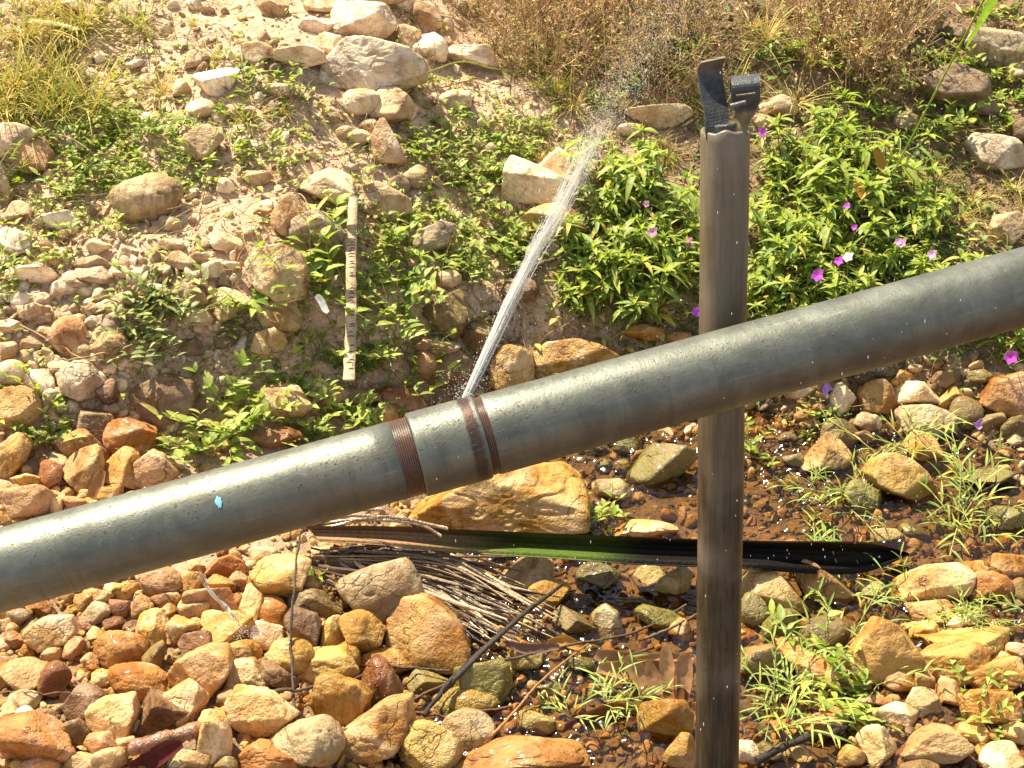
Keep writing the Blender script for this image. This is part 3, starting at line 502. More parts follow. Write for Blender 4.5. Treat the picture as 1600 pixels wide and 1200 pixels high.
S(1370, 1170, 56, 66, 'C', 'm', wet=.4); S(1457, 1163, 112, 66, 'P', 'a', 'the reddish angular rock', 'reddish pink angular rock at the bottom right', wet=.5, poly=[(1402,1180),(1440,1146),(1460,1134),(1490,1138),(1512,1162),(1480,1186),(1420,1196)]); S(1520, 1149, 50, 36, 'O', wet=.4); S(1572, 1187, 70, 40, 'W', wet=.4); S(1330, 1187, 42, 34, 'O', wet=.4); S(1165, 1180, 34, 48, 'W', wet=.4); S(1288, 1134, 74, 28, 'P', 'f', wet=.5); S(1300, 1112, 42, 24, 'N', wet=.4); S(1365, 1095, 54, 20, 'P', wet=.4); S(1595, 1150, 40, 40, 'O', wet=.4); S(1550, 1030, 50, 24, 'Y', wet=.3); S(1595, 1020, 40, 30, 'T', wet=.3); S(1540, 1175, 36, 28, 'Y', wet=.4); S(1225, 1140, 40, 26, 'O', wet=.4); S(1440, 1200, 60, 24, 'B', wet=.5); S(1180, 1110, 40, 30, 'U', wet=.7); S(1200, 1175, 40, 30, 'B', wet=.6); S(1250, 1185, 44, 30, 'O', wet=.5); S(1210, 860, 40, 18, 'V', wet=.9)

def frame_rot(ang):
    a = R(ang); X = math.cos(a) * RT + math.sin(a) * UP; Y = -math.sin(a) * RT + math.cos(a) * UP
    return Matrix((X, Y, -FW)).transposed()
LANDMARKS = [(s[0], s[1], s[6], max(s[2], s[3])) for s in STONES if s[6]]
LANDMARKS += [(1130, 1090, 'the foot of the post', 70), (1130, 330, 'the upper half of the post', 200), (1277, 430, 'the biggest purple flower', 20), (1310, 408, 'the white flower', 20), (1190, 207, 'the purple flower by the post top', 20), (1580, 557, 'the purple flower at the right edge', 20), (1020, 362, 'the pale purple flower left of the post', 20), (549, 450, 'the notched stick', 150), (960, 845, 'the green palm sheath', 60), (1300, 870, 'the black end of the palm sheath', 60), (1140, 130, 'the bent strap on the post', 60), (60, 80, 'the upper left corner', 60), (1560, 20, 'the upper right corner', 60)]
usedlab = {}
def auto_label(px, py, size, c, k, what='stone'):
    sz = 'small' if size < 38 else ('medium' if size < 62 else 'large')
    sh = dict(r='rounded', m='blunt', a='angular', f='flat')[k]
    ls = sorted(LANDMARKS, key=lambda l: math.hypot(l[0] - px, l[1] - py))
    dn = ['right of', 'above and right of', 'above', 'above and left of', 'left of', 'below and left of', 'below', 'below and right of']
    for l in ls[:5]:
        a = math.degrees(math.atan2(l[1] - py, px - l[0])) % 360; d = dn[int((a + 22.5) // 45) % 8]
        lab = f'{sz} {sh} {CN[c]} {what} {d} {l[2]}'
        if len(lab.split()) <= 16 and lab not in usedlab: usedlab[lab] = 1; return lab, None
    l = ls[0]; l2 = ls[1]
    lab = f'{sz} {sh} {CN[c]} {what} near {l[2]}'; usedlab[lab] = 1
    return lab, f'look-alike stones near {l[2]}'
def rel_label(pre, px, py, off=0):
    ls = sorted(LANDMARKS, key=lambda l: math.hypot(l[0] - px, l[1] - py)); dn = ['right of', 'above and right of', 'above', 'above and left of', 'left of', 'below and left of', 'below', 'below and right of']
    for l in ls[:7]:
        a = math.degrees(math.atan2(l[1] - py, px - l[0])) % 360; dist = math.hypot(l[0] - px, l[1] - py)
        near = 'just ' if dist < l[3] * .5 + 45 else ('well ' if dist > l[3] * .5 + 130 else '')
        lab = f'{pre} {near}{dn[int((a + 22.5) // 45) % 8]} {l[2]}'
        if len(lab.split()) <= 16 and lab not in usedlab: usedlab[lab] = 1; return lab, None
    lab = f'{pre} near {ls[0][2]}'; usedlab[lab] = 1
    return lab, lab + ', look-alikes'
def place_tone(c, px, py, wet=0):
    # dry dusty rock high on the bank, iron-stained rock down by the water
    c = np.array(c, float); k = max(float(sst(560, 760, np.array(float(py)))), min(1, wet * 1.6))
    hi = c * .68 + .32 * np.array((.62, .51, .39)) * (c.sum() / 1.25); lo = c * np.array((1.02, .94, .82))
    return hi * (1 - k) + lo * k
occ = []
for i, (px, py, wd, hg, c, k, nick, label, ang, poly, wet, dz) in enumerate(STONES):
    base_py = py + .28 * hg
    t = hit(px, base_py)[0]
    back = .04 + .5 * min(wd, hg) / F * t * .25
    t = t - .10 * min(wd, hg) / F * t - dz
    cen = P(px, py, t); sc = t / F
    gk = 1.0 if poly is not None else (1.17 if py > 640 and px < 640 else 1.13); rx, ry = wd / 2 * sc * 1.04 * gk, hg / 2 * sc * 1.06 * gk; rz = .45 * (rx + ry)
    if k == 'f': rz = .8 * rx
    big = max(wd, hg)
    sub = 6 if big > 150 else (5 if big > 52 else 4)
    pl = None
    if poly is not None: pl = [((x - px) * sc / rx, -(y - py) * sc / ry) for x, y in poly]
    v, f = stone_shape(100 + i * 7, sub, k, pl)
    if poly is None:
        ext = (v.max(0) - v.min(0)) / 2; v = v / ext * .98
    v = v * np.array([rx, ry, rz])
    mb = MB(); mb.add(v, f)
    o = mb.build('rock' if big > 85 else ('cobble' if big > 40 else 'stone'), M['stone'], col=False)
    o.rotation_euler = frame_rot(ang).to_euler(); o.location = cen
    j = np.random.RandomState(i + 5).uniform(-1, 1, 3); cc = np.array(PAL[c]) * (1 + .10 * j[0]) * np.array([1 + .05 * j[1], 1, 1 + .08 * j[2]])
    if wet is None: wet = 0.0 if py < 640 else .15
    cc = place_tone(cc * (1 - .22 * wet), px, py, wet); o.color = (*cc, wet)
    if label is None: label, g = auto_label(px, py, big, c, k)
    else: g = None
    tag(o, label, 'rock' if big > 85 else 'stone', g or 'loose stones on the bank and stream bed')
    occ.append((px, py, wd / 2, hg / 2))
occ = np.array(occ)
NSTONE = len(STONES)

# density of gravel in picture coordinates (used only to sow stones over the ground)
def gravel_density(px, py):
    d = np.full(px.shape, .10)
    pipe_y = 960 - .28 * px
    d = np.where(py > 860 - .27 * px + 90, .95, d)                     # below the pipe
    d = np.where((px < 260) & (py > 380), .95, d)
    d = np.where((px < 380) & (py > 400) & (px >= 260), .45, d)
    d = np.where((px > 1180) & (py > 560), .55, d)
    d = np.where((px > 870) & (px < 1560) & (py > 690) & (py < 860), .34, d)   # open water
    d = np.where((px > 850) & (px < 1090) & (py > 860), .5, d)
    d = np.where((px < 800) & (py < 380), .34, d)
    d = np.where((px < 330) & (py > 330) & (py < 420), .6, d)
    d = np.where((px > 1150) & (py < 560), .05, d)
    return d
def px_to_world(n, seed, x0=-350, x1=1950, y0=-300, y1=1500):
    q = np.random.RandomState(seed); px = q.uniform(x0, x1, n); py = q.uniform(y0, y1, n); return px, py
def covered(px, py, k=.85):
    m = np.zeros(len(px), bool)
    for a, b, rx, ry in occ: m |= ((px - a) / (rx * k)) ** 2 + ((py - b) / (ry * k)) ** 2 < 1
    return m
print('stones traced', NSTONE)
# filler stones, one object each, up to 300 in all
protos = []
for s in range(14):
    v, f = stone_shape(900 + s * 13, 4, 'amam'[s % 4]); ext = (v.max(0) - v.min(0)) / 2; mb = MB(); mb.add(v / ext, f)
    me = mb.build('stone', M['stone'], col=False); protos.append(me.data); bpy.data.objects.remove(me)
def pick_col(px, py, q):
    if py < 560 and px < 420: pal = 'WCCTTPSN'
    elif py < 420: pal = 'TCCWTG'
    elif py > 860 - .27 * px + 90 and px < 620: pal = 'NOOOTTCCYYTPO'
    elif px > 620 and py > 800: pal = 'OOYYVTCBN'
    elif px > 1150 and py > 560: pal = 'OYTVBC'
    else: pal = 'TTOCSC'
    return pal[q.randint(len(pal))]
q = np.random.RandomState(77); fill = []; need = 300 - NSTONE
px, py = px_to_world(9000, 5, 0, 1600, 0, 1200); dens = gravel_density(px, py); cov = covered(px, py, 1.0)
for a, b, d, cv in zip(px, py, dens, cov):
    if len(fill) >= need: break
    if cv or q.rand() > d: continue
    r = q.uniform(10, 17)
    if any((a - e[0]) ** 2 + (b - e[1]) ** 2 < (1.5 * (r + e[2]) / 2 * 1.2) ** 2 for e in fill): continue
    fill.append((a, b, r))
for a, b, r in fill:
    t = hit(a, b)[0]; p = P(a, b, t); o = bpy.data.objects.new('stone', protos[q.randint(len(protos))]); COL.objects.link(o)
    s = r * t / F; o.scale = (s * q.uniform(.9, 1.4), s * q.uniform(.8, 1.2), s * q.uniform(.6, .9)); o.rotation_euler = (q.uniform(-.3, .3), q.uniform(-.3, .3), q.uniform(0, 6.28))
    o.location = (p[0], p[1], p[2] + .25 * s); c = pick_col(a, b, q); o.color = (*np.clip(place_tone(PAL[c], a, b) * q.uniform(.85, 1.1), 0, 1), .35 if b > 640 else 0)
    lab, g = auto_label(a, b, 2 * r, c, 'm'); tag(o, lab, 'stone', g or 'loose stones on the bank and stream bed')
occ_all = occ
# gravel: what nobody could count
def build_gravel():
    q = np.random.RandomState(3); mb = MB(); u3, f3 = ICO[2]; u4, f4 = ICO[3]
    shapes = [stone_shape(3000 + s, 2, 'mar'[s % 3]) for s in range(16)]; shapes3 = [stone_shape(3100 + s, 3, 'mar'[s % 3]) for s in range(16)]
    px, py = px_to_world(38000, 9); dens = gravel_density(px, py); keep = q.rand(len(px)) < dens * .8 + .02; px = px[keep]; py = py[keep]
    cov = covered(px, py, .7); px = px[~cov]; py = py[~cov]
    t = hit(px, py); p = P(px, py, t)
    for i in range(len(px)):
        dn = gravel_density(px[i:i + 1], py[i:i + 1])[0]
        rp = q.uniform(2.5, 6) if dn < .3 else (q.uniform(3, 9) if q.rand() < .6 else q.uniform(9, 15))
        if py[i] < 400 and q.rand() < .6: rp = min(rp, q.uniform(2.5, 7))
        s = rp * t[i] / F; v, f = (shapes3 if rp > 6 else shapes)[q.randint(16)]
        A = q.normal(size=(3, 3)); Q, _ = np.linalg.qr(A); vv = (v * (1, q.uniform(.65, 1), q.uniform(.5, .8))) @ Q.T * s
        c = place_tone(PAL[pick_col(px[i], py[i], q)], px[i], py[i]) * q.uniform(.7, 1.1)
        if py[i] > 690: c = c * .85
        mb.add(vv + p[i] + (0, 0, .2 * s), f, c)
    o = mb.build('gravel', M['gravel']); tag(o, 'loose gravel and pebbles between the stones on bank and stream bed', 'gravel', None, 'stuff')
    print('gravel', len(px))
build_gravel()
# ------------------------------------------------------------------ the water pipe
A0 = np.array(P(0, 891, 1.469)); B0 = np.array(P(1600, 448, 1.628)); AX = (B0 - A0) / np.linalg.norm(B0 - A0)
def s_at(px):
    lo, hi = -2.0, 3.0
    for k in range(50):
        m = (lo + hi) / 2
        if project(A0 + AX * m)[0] < px: lo = m
        else: hi = m
    return (lo + hi) / 2
S0 = s_at(700); ORG = A0 + AX * S0
STAIN_S = s_at(737) - S0
pipe = empty('water_pipe', ORG); Xp = np.cross(AX, [0, 0, 1.0]); Xp /= np.linalg.norm(Xp); Yp = np.cross(AX, Xp)
if Yp[2] < 0: Xp = -Xp; Yp = -Yp
PM = Matrix((Xp, Yp, AX)).transposed(); pipe.rotation_euler = PM.to_euler()
tag(pipe, 'long grey galvanised steel pipe with a leaking coupling crossing the whole picture', 'pipe')
M['steel'] = pipe_material('galvanised_steel', 'pipe'); M['coup'] = pipe_material('coupling_steel', 'coupling'); M['thread'] = pipe_material('rusty_thread', 'thread')
def revolve(mb, prof, n=96, c=None, wob=0):
    th = np.arange(n) * 2 * math.pi / n; pr = np.array(prof); m = len(pr)
    r = pr[:, 1][:, None] * np.ones(n); 
    if wob: r = r + wob * vnoise(np.stack([np.cos(th)[None] * 2 + 0 * r, np.sin(th)[None] * 2 + 0 * r, pr[:, 0][:, None] * 9 + 0 * r], -1), 3)
    V = np.stack([r * np.cos(th), r * np.sin(th), pr[:, 0][:, None] * np.ones(n)], -1).reshape(-1, 3)
    i = np.arange(m - 1)[:, None] * n; j = np.arange(n)[None]; jn = (j + 1) % n
    mb.add(V, np.stack([i + j, i + jn, i + n + jn, i + n + j], -1).reshape(-1, 4), c)
def child(mb, name, m, par, **k): o = mb.build(name, m, par, **k); return o
sl0, sl1, sc1, sr1 = s_at(622) - S0, s_at(649) - S0, s_at(753) - S0, s_at(765) - S0
rl, rc, rr = .0432, .0468, .0446
mb = MB(); revolve(mb, [(s, rl) for s in np.linspace(s_at(0) - S0 - 1.2, sl0, 60)] + [(sl0 + .0005, rl - .002)], wob=.0003); child(mb, 'pipe_section', M['steel'], pipe, col=False)
mb = MB(); revolve(mb, [(s, rr) for s in [sr1 - .0005, sr1]] + [(s, rr + .0004) for s in np.linspace(sr1 + .002, s_at(1600) - S0 + 1.2, 60)], wob=.0003); child(mb, 'pipe_section', M['steel'], pipe, col=False)
mb = MB(); revolve(mb, [(sl1, rl - .003), (sl1, rc - .0015), (sl1 + .0015, rc)] + [(s, rc) for s in np.linspace(sl1 + .004, sc1 - .004, 20)] + [(sc1 - .0015, rc), (sc1, rc - .0015), (sc1, rl - .003)]); child(mb, 'coupling', M['coup'], pipe, col=False)
def thread_prof(a, b, r, nt):
    pr = []
    for s in np.linspace(a, b, nt * 8 + 1): ph = (s - a) / (b - a) * nt; pr.append((s, r - .0011 + .0011 * abs(math.sin(ph * math.pi)) ** .6))
    return pr
mb = MB(); revolve(mb, thread_prof(sl0, sl1, rl + .0003, 8)); child(mb, 'thread', M['thread'], pipe, col=False)
mb = MB(); revolve(mb, thread_prof(sc1, sr1, rr - .0006, 4)); child(mb, 'thread', M['thread'], pipe, col=False)
# water beads clinging to the steel, and drips along the underside
def beads():
    q = np.random.RandomState(2); mb = MB(); u, f = ICO[2]
    for i in range(2300):
        s = q.uniform(s_at(0) - S0, s_at(1350) - S0) if q.rand() < .55 else q.normal(.0, .13); th = math.radians(q.normal(95, 48)); r = (rl if s < sl0 else rc if sl1 < s < sc1 else rr)
        if s > sr1: r = rr + .0004
        c = np.array([r * math.cos(th), r * math.sin(th), s]); nrm = np.array([math.cos(th), math.sin(th), 0])
        k = min(abs(q.normal(0, .0004)) + .00035, .0012)
        if sl0 - .001 < s < sl1 + .001 or sc1 - .001 < s < sr1 + .002: continue
        v = u * k * np.array([1, 1, 1]); v = v - nrm * (v @ nrm)[:, None] * .45
        mb.add(v + c, f)
    for i in range(70):
        s = q.uniform(s_at(150) - S0, s_at(1500) - S0); th = math.radians(-90 + q.normal(0, 6)); r = rr if s > sr1 else rl; c = np.array([r * math.cos(th), r * math.sin(th), s])
        mb.add(u * np.array([.0016, .0026, .0016]) + c, f)
    o = mb.build('water_bead', M['drop'], pipe, col=False); o['kind'] = 'stuff'
beads()
m_, t_, b_ = mat('blue_paint'); b_.inputs['Base Color'].default_value = (.22, .52, .66, 1); b_.inputs['Roughness'].default_value = .5; M['blue'] = m_
def paint_mark():
    mb = MB(); q = np.random.RandomState(8)
    for (px, py, wpx, hpx) in ((341, 750, 6, 18), (350, 784, 11, 19), (346, 765, 4, 8)):
        s = s_at(px) - S0; best = min(np.linspace(0, math.pi * 2, 720), key=lambda th: (abs(project(ORG + Xp * rl * math.cos(th) + Yp * rl * math.sin(th) + AX * (s))[1] - py) + (999 if (np.array(CAM) - ORG) @ (Xp * math.cos(th) + Yp * math.sin(th)) < 0 else 0)))
        n = 22; pts = []; sc = 1.5 / F
        for k in range(n):
            a = k * 2 * math.pi / n; rr_ = q.uniform(.75, 1.1); ds = math.cos(a) * wpx / 2 * sc * rr_; dth = math.sin(a) * hpx / 2 * sc * rr_ / rl
            pts.append(((rl + .0009) * math.cos(best + dth), (rl + .0009) * math.sin(best + dth), s + ds))
        cpt = [(rl + .0013) * math.cos(best), (rl + .0013) * math.sin(best), s]
        mb.add(pts + [cpt], [(k, (k + 1) % n, n) for k in range(n)])
    child(mb, 'paint_mark', M['blue'], pipe, col=False)
paint_mark()

# ------------------------------------------------------------------ the post with its bent strap
m_, t_, b_ = mat('weathered_post'); co = N(t_, 'TexCoord').outputs['Object']; sep = N(t_, 'SeparateXYZ'); L(t_, co, sep.inputs[0])
st = N(t_, 'VectorMath', operation='MULTIPLY'); L(t_, co, st.inputs[0]); st.inputs[1].default_value = (1, 1, .07)
g1 = noise(t_, st.outputs[0], 160, 5, .7); g2 = noise(t_, co, 26, 6, .7, .5); g3 = noise(t_, co, 8, 3)
c = mixc(t_, ramp(t_, g1, [(.3, 0), (.7, 1)]), (.09, .068, .040), (.165, .128, .08))
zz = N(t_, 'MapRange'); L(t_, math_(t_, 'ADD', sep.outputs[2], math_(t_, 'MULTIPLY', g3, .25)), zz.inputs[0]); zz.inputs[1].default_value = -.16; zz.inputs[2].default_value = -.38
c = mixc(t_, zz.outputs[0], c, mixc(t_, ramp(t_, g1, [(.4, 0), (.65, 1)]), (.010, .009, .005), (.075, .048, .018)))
c = mixc(t_, ramp(t_, g2, [(.52, 0), (.75, .75)]), c, (.07, .055, .035)); c = mixc(t_, ramp(t_, g3, [(.5, 0), (.7, .4)]), c, (.26, .22, .17)); L(t_, c, b_.inputs['Base Color'])
b_.inputs['Roughness'].default_value = .42; b_.inputs['Specular IOR Level'].default_value = .55; bump(t_, b_, math_(t_, 'ADD', math_(t_, 'MULTIPLY', g1, .5), math_(t_, 'MULTIPLY', g2, .9)), .5, .002); M['post'] = m_
T0 = np.array(P(1133.5, 203, 1.616)); T1 = np.array(P(1120, 1200, 1.86)); PD = (T1 - T0) / np.linalg.norm(T1 - T0)
PL = (T0[2] + .12) / -PD[2]      # down into the ground
rp = .0283; Zp = -PD; Xq = RT - Zp * (RT @ Zp); Xq /= np.linalg.norm(Xq); Yq = np.cross(Zp, Xq)
post = empty('post', T0); post.rotation_euler = Matrix((Xq, Yq, Zp)).transposed().to_euler()
tag(post, 'weathered grey brown hollow post standing behind the pipe with a bent metal strap on top', 'post')
mb = MB(); n = 64; zs = np.linspace(-PL, -.002, 120); pr = [(z, rp * (1 - .04 * (1 if z < -.6 else 0) * 0)) for z in zs] + [(0, rp - .0015), (.0002, rp - .006), (-.004, rp - .007), (-.12, rp - .007)]
revolve(mb, pr, n, wob=.0006)
v = mb.v[0].reshape(len(pr), n, 3); tw = v[-6:, :, :]; 
th = np.arange(n) * 2 * math.pi / n
v[-5:-1, :, 2] += .0016 * np.sin(th * 3) + .0012 * np.sin(th * 7 + 1); mb.v[0] = v.reshape(-1, 3)
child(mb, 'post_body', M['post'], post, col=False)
def postlocal(px, py, dt=0.0):
    p = np.array(P(px, py, 1.616 + dt)) - T0; return np.array([p @ Xq, p @ Yq, p @ Zp])
def strip(mb, path, wid, thick, c=None, nrm=None):
    path = np.asarray(path, float); wid = np.asarray(wid, float); k = len(path)
    tg = np.gradient(path, axis=0); tg /= np.linalg.norm(tg, axis=1)[:, None]
    wid_n = wid / np.linalg.norm(wid, axis=1)[:, None]; nn = np.cross(tg, wid_n); nn /= np.linalg.norm(nn, axis=1)[:, None]
    V = np.stack([path - wid / 2 - nn * thick / 2, path + wid / 2 - nn * thick / 2, path + wid / 2 + nn * thick / 2, path - wid / 2 + nn * thick / 2], 1)
    i = np.arange(k - 1)[:, None] * 4; j = np.arange(4)[None]; jn = (j + 1) % 4
    f = np.stack([i + j, i + jn, i + 4 + jn, i + 4 + j], -1).reshape(-1, 4)
    f = np.concatenate([f, [(0, 1, 2, 3), (4 * k - 1, 4 * k - 2, 4 * k - 3, 4 * k - 4)]])
    mb.add(V.reshape(-1, 3), f, np.repeat(c, 4, 0) if c is not None and np.ndim(c) == 2 else c)
m_, t_, b_ = mat('rusty_strap'); at = N(t_, 'Attribute'); at.attribute_name = 'tint'; co = N(t_, 'TexCoord').outputs['Object']; n2 = noise(t_, co, 90, 5, .7); n3 = noise(t_, co, 400, 3, .7)
c = mixc(t_, .9, at.outputs['Color'], ramp(t_, n2, [(.3, (.45, .42, .4)), (.5, (1, 1, 1)), (.7, (1.7, 1.5, 1.3))]), 'MULTIPLY'); L(t_, c, b_.inputs['Base Color'])
b_.inputs['Metallic'].default_value = .3; b_.inputs['Roughness'].default_value = .42; bump(t_, b_, math_(t_, 'ADD', n2, n3), .5, .002); M['strap'] = m_
def straps():
    DK = np.array((.05, .055, .058)); BR = np.array((.14, .10, .065)); k = 1.616 / F
    # left tab: S-curved strip rising from inside the rim
    pts = [(1121, 215, -.012), (1120, 196, -.012), (1119, 175, -.010), (1114, 150, -.006), (1110, 125, -.004), (1109, 106, -.008), (1114, 93, -.014)]
    path = smoothpath([postlocal(*p) for p in pts], 26); wd = []
    for i in range(26):
        s = i / 25; ang = .25 - .35 * s if s < .8 else -.0 + (s - .8) * 1.6; wd.append(np.array([math.cos(ang), .35 * math.sin(3 * s), math.sin(ang) * .5]) * (37 + 3 * s) * k)
    cs = np.array([DK * (1 - max(0, (i / 25 - .62)) * 2.4) + BR * max(0, (i / 25 - .62)) * 2.4 for i in range(26)])
    mb = MB(); strip(mb, path, wd, .0035, cs); o = child(mb, 'strap_tab', M['strap'], post, smooth=False)
    # right tab: narrow neck widening into a rolled clip
    mb = MB(); pts = [(1152, 214, -.016), (1153, 200, -.016), (1158, 186, -.014), (1165, 172, -.016), (1165, 150, -.026), (1165, 134, -.030), (1165, 124, -.022), (1164, 120, -.008), (1163, 126, .006), (1162, 142, .010)]
    path = smoothpath([postlocal(*p) for p in pts], 40); wd = []; cs = []
    for i in range(40):
        s = i / 39; wpx = np.interp(s, [0, .2, .33, .42, 1], [30, 32, 33, 44, 46]); wd.append(np.array([1, .05, .07]) * wpx * k); cs.append(DK if s > .33 else np.array((.16, .12, .045)))
    strip(mb, path, wd, .0045, np.array(cs)); 
    child(mb, 'strap_tab', M['strap'], post, smooth=False)
    mb = MB(); a = postlocal(1141, 166, -.034); b = postlocal(1165, 160, -.036); tube(mb, [a, b], [.0028, .0028], 10, DK * 2.2); a = postlocal(1150, 150, -.034); b = postlocal(1180, 146, -.034); tube(mb, smoothpath([a, b], 4), .0016, 8, BR)
    child(mb, 'bolt', M['strap'], post)
    # black band lining the mouth
    mb = MB(); revolve(mb, [(-.03, rp - .0085), (.004, rp - .0085), (.0065, rp - .0095), (.0065, rp - .013), (.002, rp - .0145), (-.03, rp - .0145)], 48, DK * .8); v = mb.v[0]; v[:, 2] += .0025 * np.sin(np.arctan2(v[:, 1], v[:, 0]) + 2.5); child(mb, 'rubber_collar', M['strap'], post)
straps()

# ------------------------------------------------------------------ the jet of water and the drops it throws
def jet():
    q = np.random.RandomState(21); mb = MB(); root = np.array(P(724, 630, 1.545))
    cl = smoothpath([(724, 630), (762, 550), (800, 468), (838, 392), (872, 330), (905, 265), (940, 195), (985, 115), (1040, 30), (1110, -60)], 60)
    wpx = np.interp(np.linspace(0, 1, 60), [0, .1, .3, .5, .65, .8, 1], [11, 14, 20, 31, 48, 84, 150])
    tz = np.linspace(0, .22, 60)
    for i in range(520):
        a = np.clip(q.normal(0, .5), -1.15, 1.15); d = q.normal(0, .4); s0 = q.uniform(-.12, .0) if i < 150 else q.uniform(0, .55); s0 = max(0, s0); ln = q.uniform(.1, .4) if i < 150 else q.uniform(.04, .18)
        i0 = int(s0 * 59); i1 = min(52, int((s0 + ln) * 59) + 2); pts = []; ph = q.uniform(0, 6)
        for k in range(i0, i1):
            w_ = wpx[k] * a * .5 + .03 * wpx[k] * math.sin(k * .7 + ph)
            pts.append(P(cl[k, 0] + w_ * .9, cl[k, 1] + w_ * .42, 1.545 + tz[k] + d * wpx[k] / F))
        if len(pts) < 3: continue
        m = len(pts); rad = q.uniform(.00014, .0005) * (1.5 if s0 < .02 else 1) * np.sin(np.linspace(.35 if s0 < .02 else .1, math.pi - .05, m)) ** .7 * (1 - .8 * s0)
        tube(mb, pts, rad, 5)
    u, f = ICO[1]
    for i in range(11000):
        s = q.beta(1.6, 1.0); k = min(59, s * 59); kk = int(k); a = q.normal(0, .42); c = P(cl[kk, 0] + wpx[kk] * a * .6 + q.normal(0, 4), cl[kk, 1] + wpx[kk] * a * .25 + q.normal(0, 8), 1.545 + tz[kk] + q.normal(0, .5) * wpx[kk] / F)
        r = q.uniform(.00014, .0004) * (1.3 - .5 * s); dr = np.array([.42, .1, .9]); v = u * r; v = v + dr * (v @ dr)[:, None] * q.uniform(.5, 2.5); mb.add(v + c, f)
    for i in range(500):
        c = np.array(P(726, 628, 1.545)) + q.normal(size=3) * .02 * q.rand() + (0, 0, abs(q.normal(0, .012))); mb.add(u * q.uniform(.0002, .0006) + c, f)
    o = mb.build('water_jet', M['jet'], None, col=False, origin=root)
    tag(o, 'white jet of water spraying up and right from the leaking pipe coupling', 'water jet')
    # falling drops
    mb = MB()
    for i in range(900):
        px = q.uniform(560, 1600) if q.rand() < .6 else q.uniform(1150, 1620); py = q.uniform(0, 1150); t = q.uniform(1.35, 2.2)
        c = np.array(P(px, py, t)); r = q.uniform(.00025, .0006); 
        if c[2] < ground(c[0], c[1]) + .01: continue
        dr = np.array([.12, 0, -1.0]); v = u * r; v = v + dr * (v @ dr)[:, None] * q.uniform(1, 4.5); mb.add(v + c, f)
    o = mb.build('falling_drops', M['jet'], None, col=False); tag(o, 'scattered water drops falling through the air around pipe and post', 'water drops', None, 'stuff')
jet()

# ------------------------------------------------------------------ leaves, blades
def leaf(mb, base, d, side, ln, wd, droop=.4, fold=.25, c=(.1, .2, .04), n=5, tip=1.0, shape='lance'):
    d = np.asarray(d, float); d = d / np.linalg.norm(d); side = np.asarray(side, float); side = side - d * (side @ d); side /= np.linalg.norm(side) + 1e-9
    nrm = np.cross(side, d); 
    if nrm[2] < 0: nrm = -nrm
    s = np.linspace(0, 1, n + 1)
    if shape == 'lance': w_ = np.sin(math.pi * s ** .8) ** .8
    elif shape == 'ovate': w_ = np.sin(math.pi * s ** .6) ** .75
    else: w_ = (1 - s ** 2.2) * .9 + .05
    w_ = w_ * wd / 2; w_[-1] = wd * .01; w_[0] = wd * .06
    mid = base + d * (s * ln)[:, None] + np.array([0, 0, -1.0]) * (droop * ln * s ** 2)[:, None]
    Lf = mid - side * w_[:, None] + nrm * (fold * w_)[:, None]; Rt = mid + side * w_[:, None] + nrm * (fold * w_)[:, None]
    V = np.stack([Lf, mid, Rt], 1).reshape(-1, 3); i = np.arange(n)[:, None] * 3; j = np.array([[0, 1]])
    f = np.stack([i + j, i + j + 1, i + j + 4, i + j + 3], -1).reshape(-1, 4)
    cc = np.tile(np.asarray(c, float), (len(V), 1)); cc[1::3] *= 1.18
    mb.add(V, f, cc)
def rdir(q, el, az=None):
    az = q.uniform(0, 2 * math.pi) if az is None else az; return np.array([math.cos(el) * math.cos(az), math.cos(el) * math.sin(az), math.sin(el)])
GREEN = np.array((.16, .235, .04)); YG = np.array((.39, .41, .08)); DG = np.array((.10, .16, .035)); BG = np.array((.17, .20, .08))
STRAW = np.array((.60, .45, .22)); BRN = np.array((.33, .20, .10)); TANL = np.array((.54, .36, .19))
def gcol(q, a=GREEN, b=YG, j=.2): t = q.rand(); return (a * (1 - t) + b * t) * q.uniform(1 - j, 1 + j)

def proto_flowering(seed):
    q = np.random.RandomState(seed); e = empty('flowering_plant', (0, 0, -20)); ms = MB(); ml = MB()
    for s in range(q.randint(4, 7)):
        az = q.uniform(0, 6.28); lean = q.uniform(.1, .55); h = q.uniform(.05, .17); base = np.array([q.normal(0, .02), q.normal(0, .02), -.01])
        top = base + np.array([math.cos(az) * lean * h * 1.3, math.sin(az) * lean * h * 1.3, h]); mid = (base + top) / 2 + np.array([0, 0, .01])
        path = smoothpath([base, mid, top], 8); tube(ms, path, np.linspace(.0022, .0014, 8), 5, (.14, .13, .04))
        for lv, frac in enumerate((.45, .72, 1.0)):
            nl = (2, 3, 7)[lv]; o0 = q.uniform(0, 6.28); b = path[int(frac * 7)]
            for k in range(nl):
                a = o0 + k * 2 * math.pi / nl + q.normal(0, .2); el = q.uniform(.0, .6) if lv == 2 else q.uniform(-.1, .4); d = rdir(q, el, a)
                ln = q.uniform(.028, .078) * (1 if lv < 2 or k % 2 else .75); el += q.normal(0, .25); d = rdir(q, el, a + q.normal(0, .25)); leaf(ml, b, d, np.cross(d, [0, 0, 1]), ln, ln * q.uniform(.22, .3), q.uniform(.1, .7), .35, gcol(q) if q.rand() > .06 else np.array((.5, .38, .08)), 6)
            if lv == 2:
                for k in range(3): d = rdir(q, 1.1, o0 + k * 2.1); leaf(ml, b, d, np.cross(d, [0, 0, 1]), .026, .008, .1, .4, YG * 1.1, 4)
    ms.build('stem', M['twig'], e); ml.build('foliage', M['leaf'], e); return e
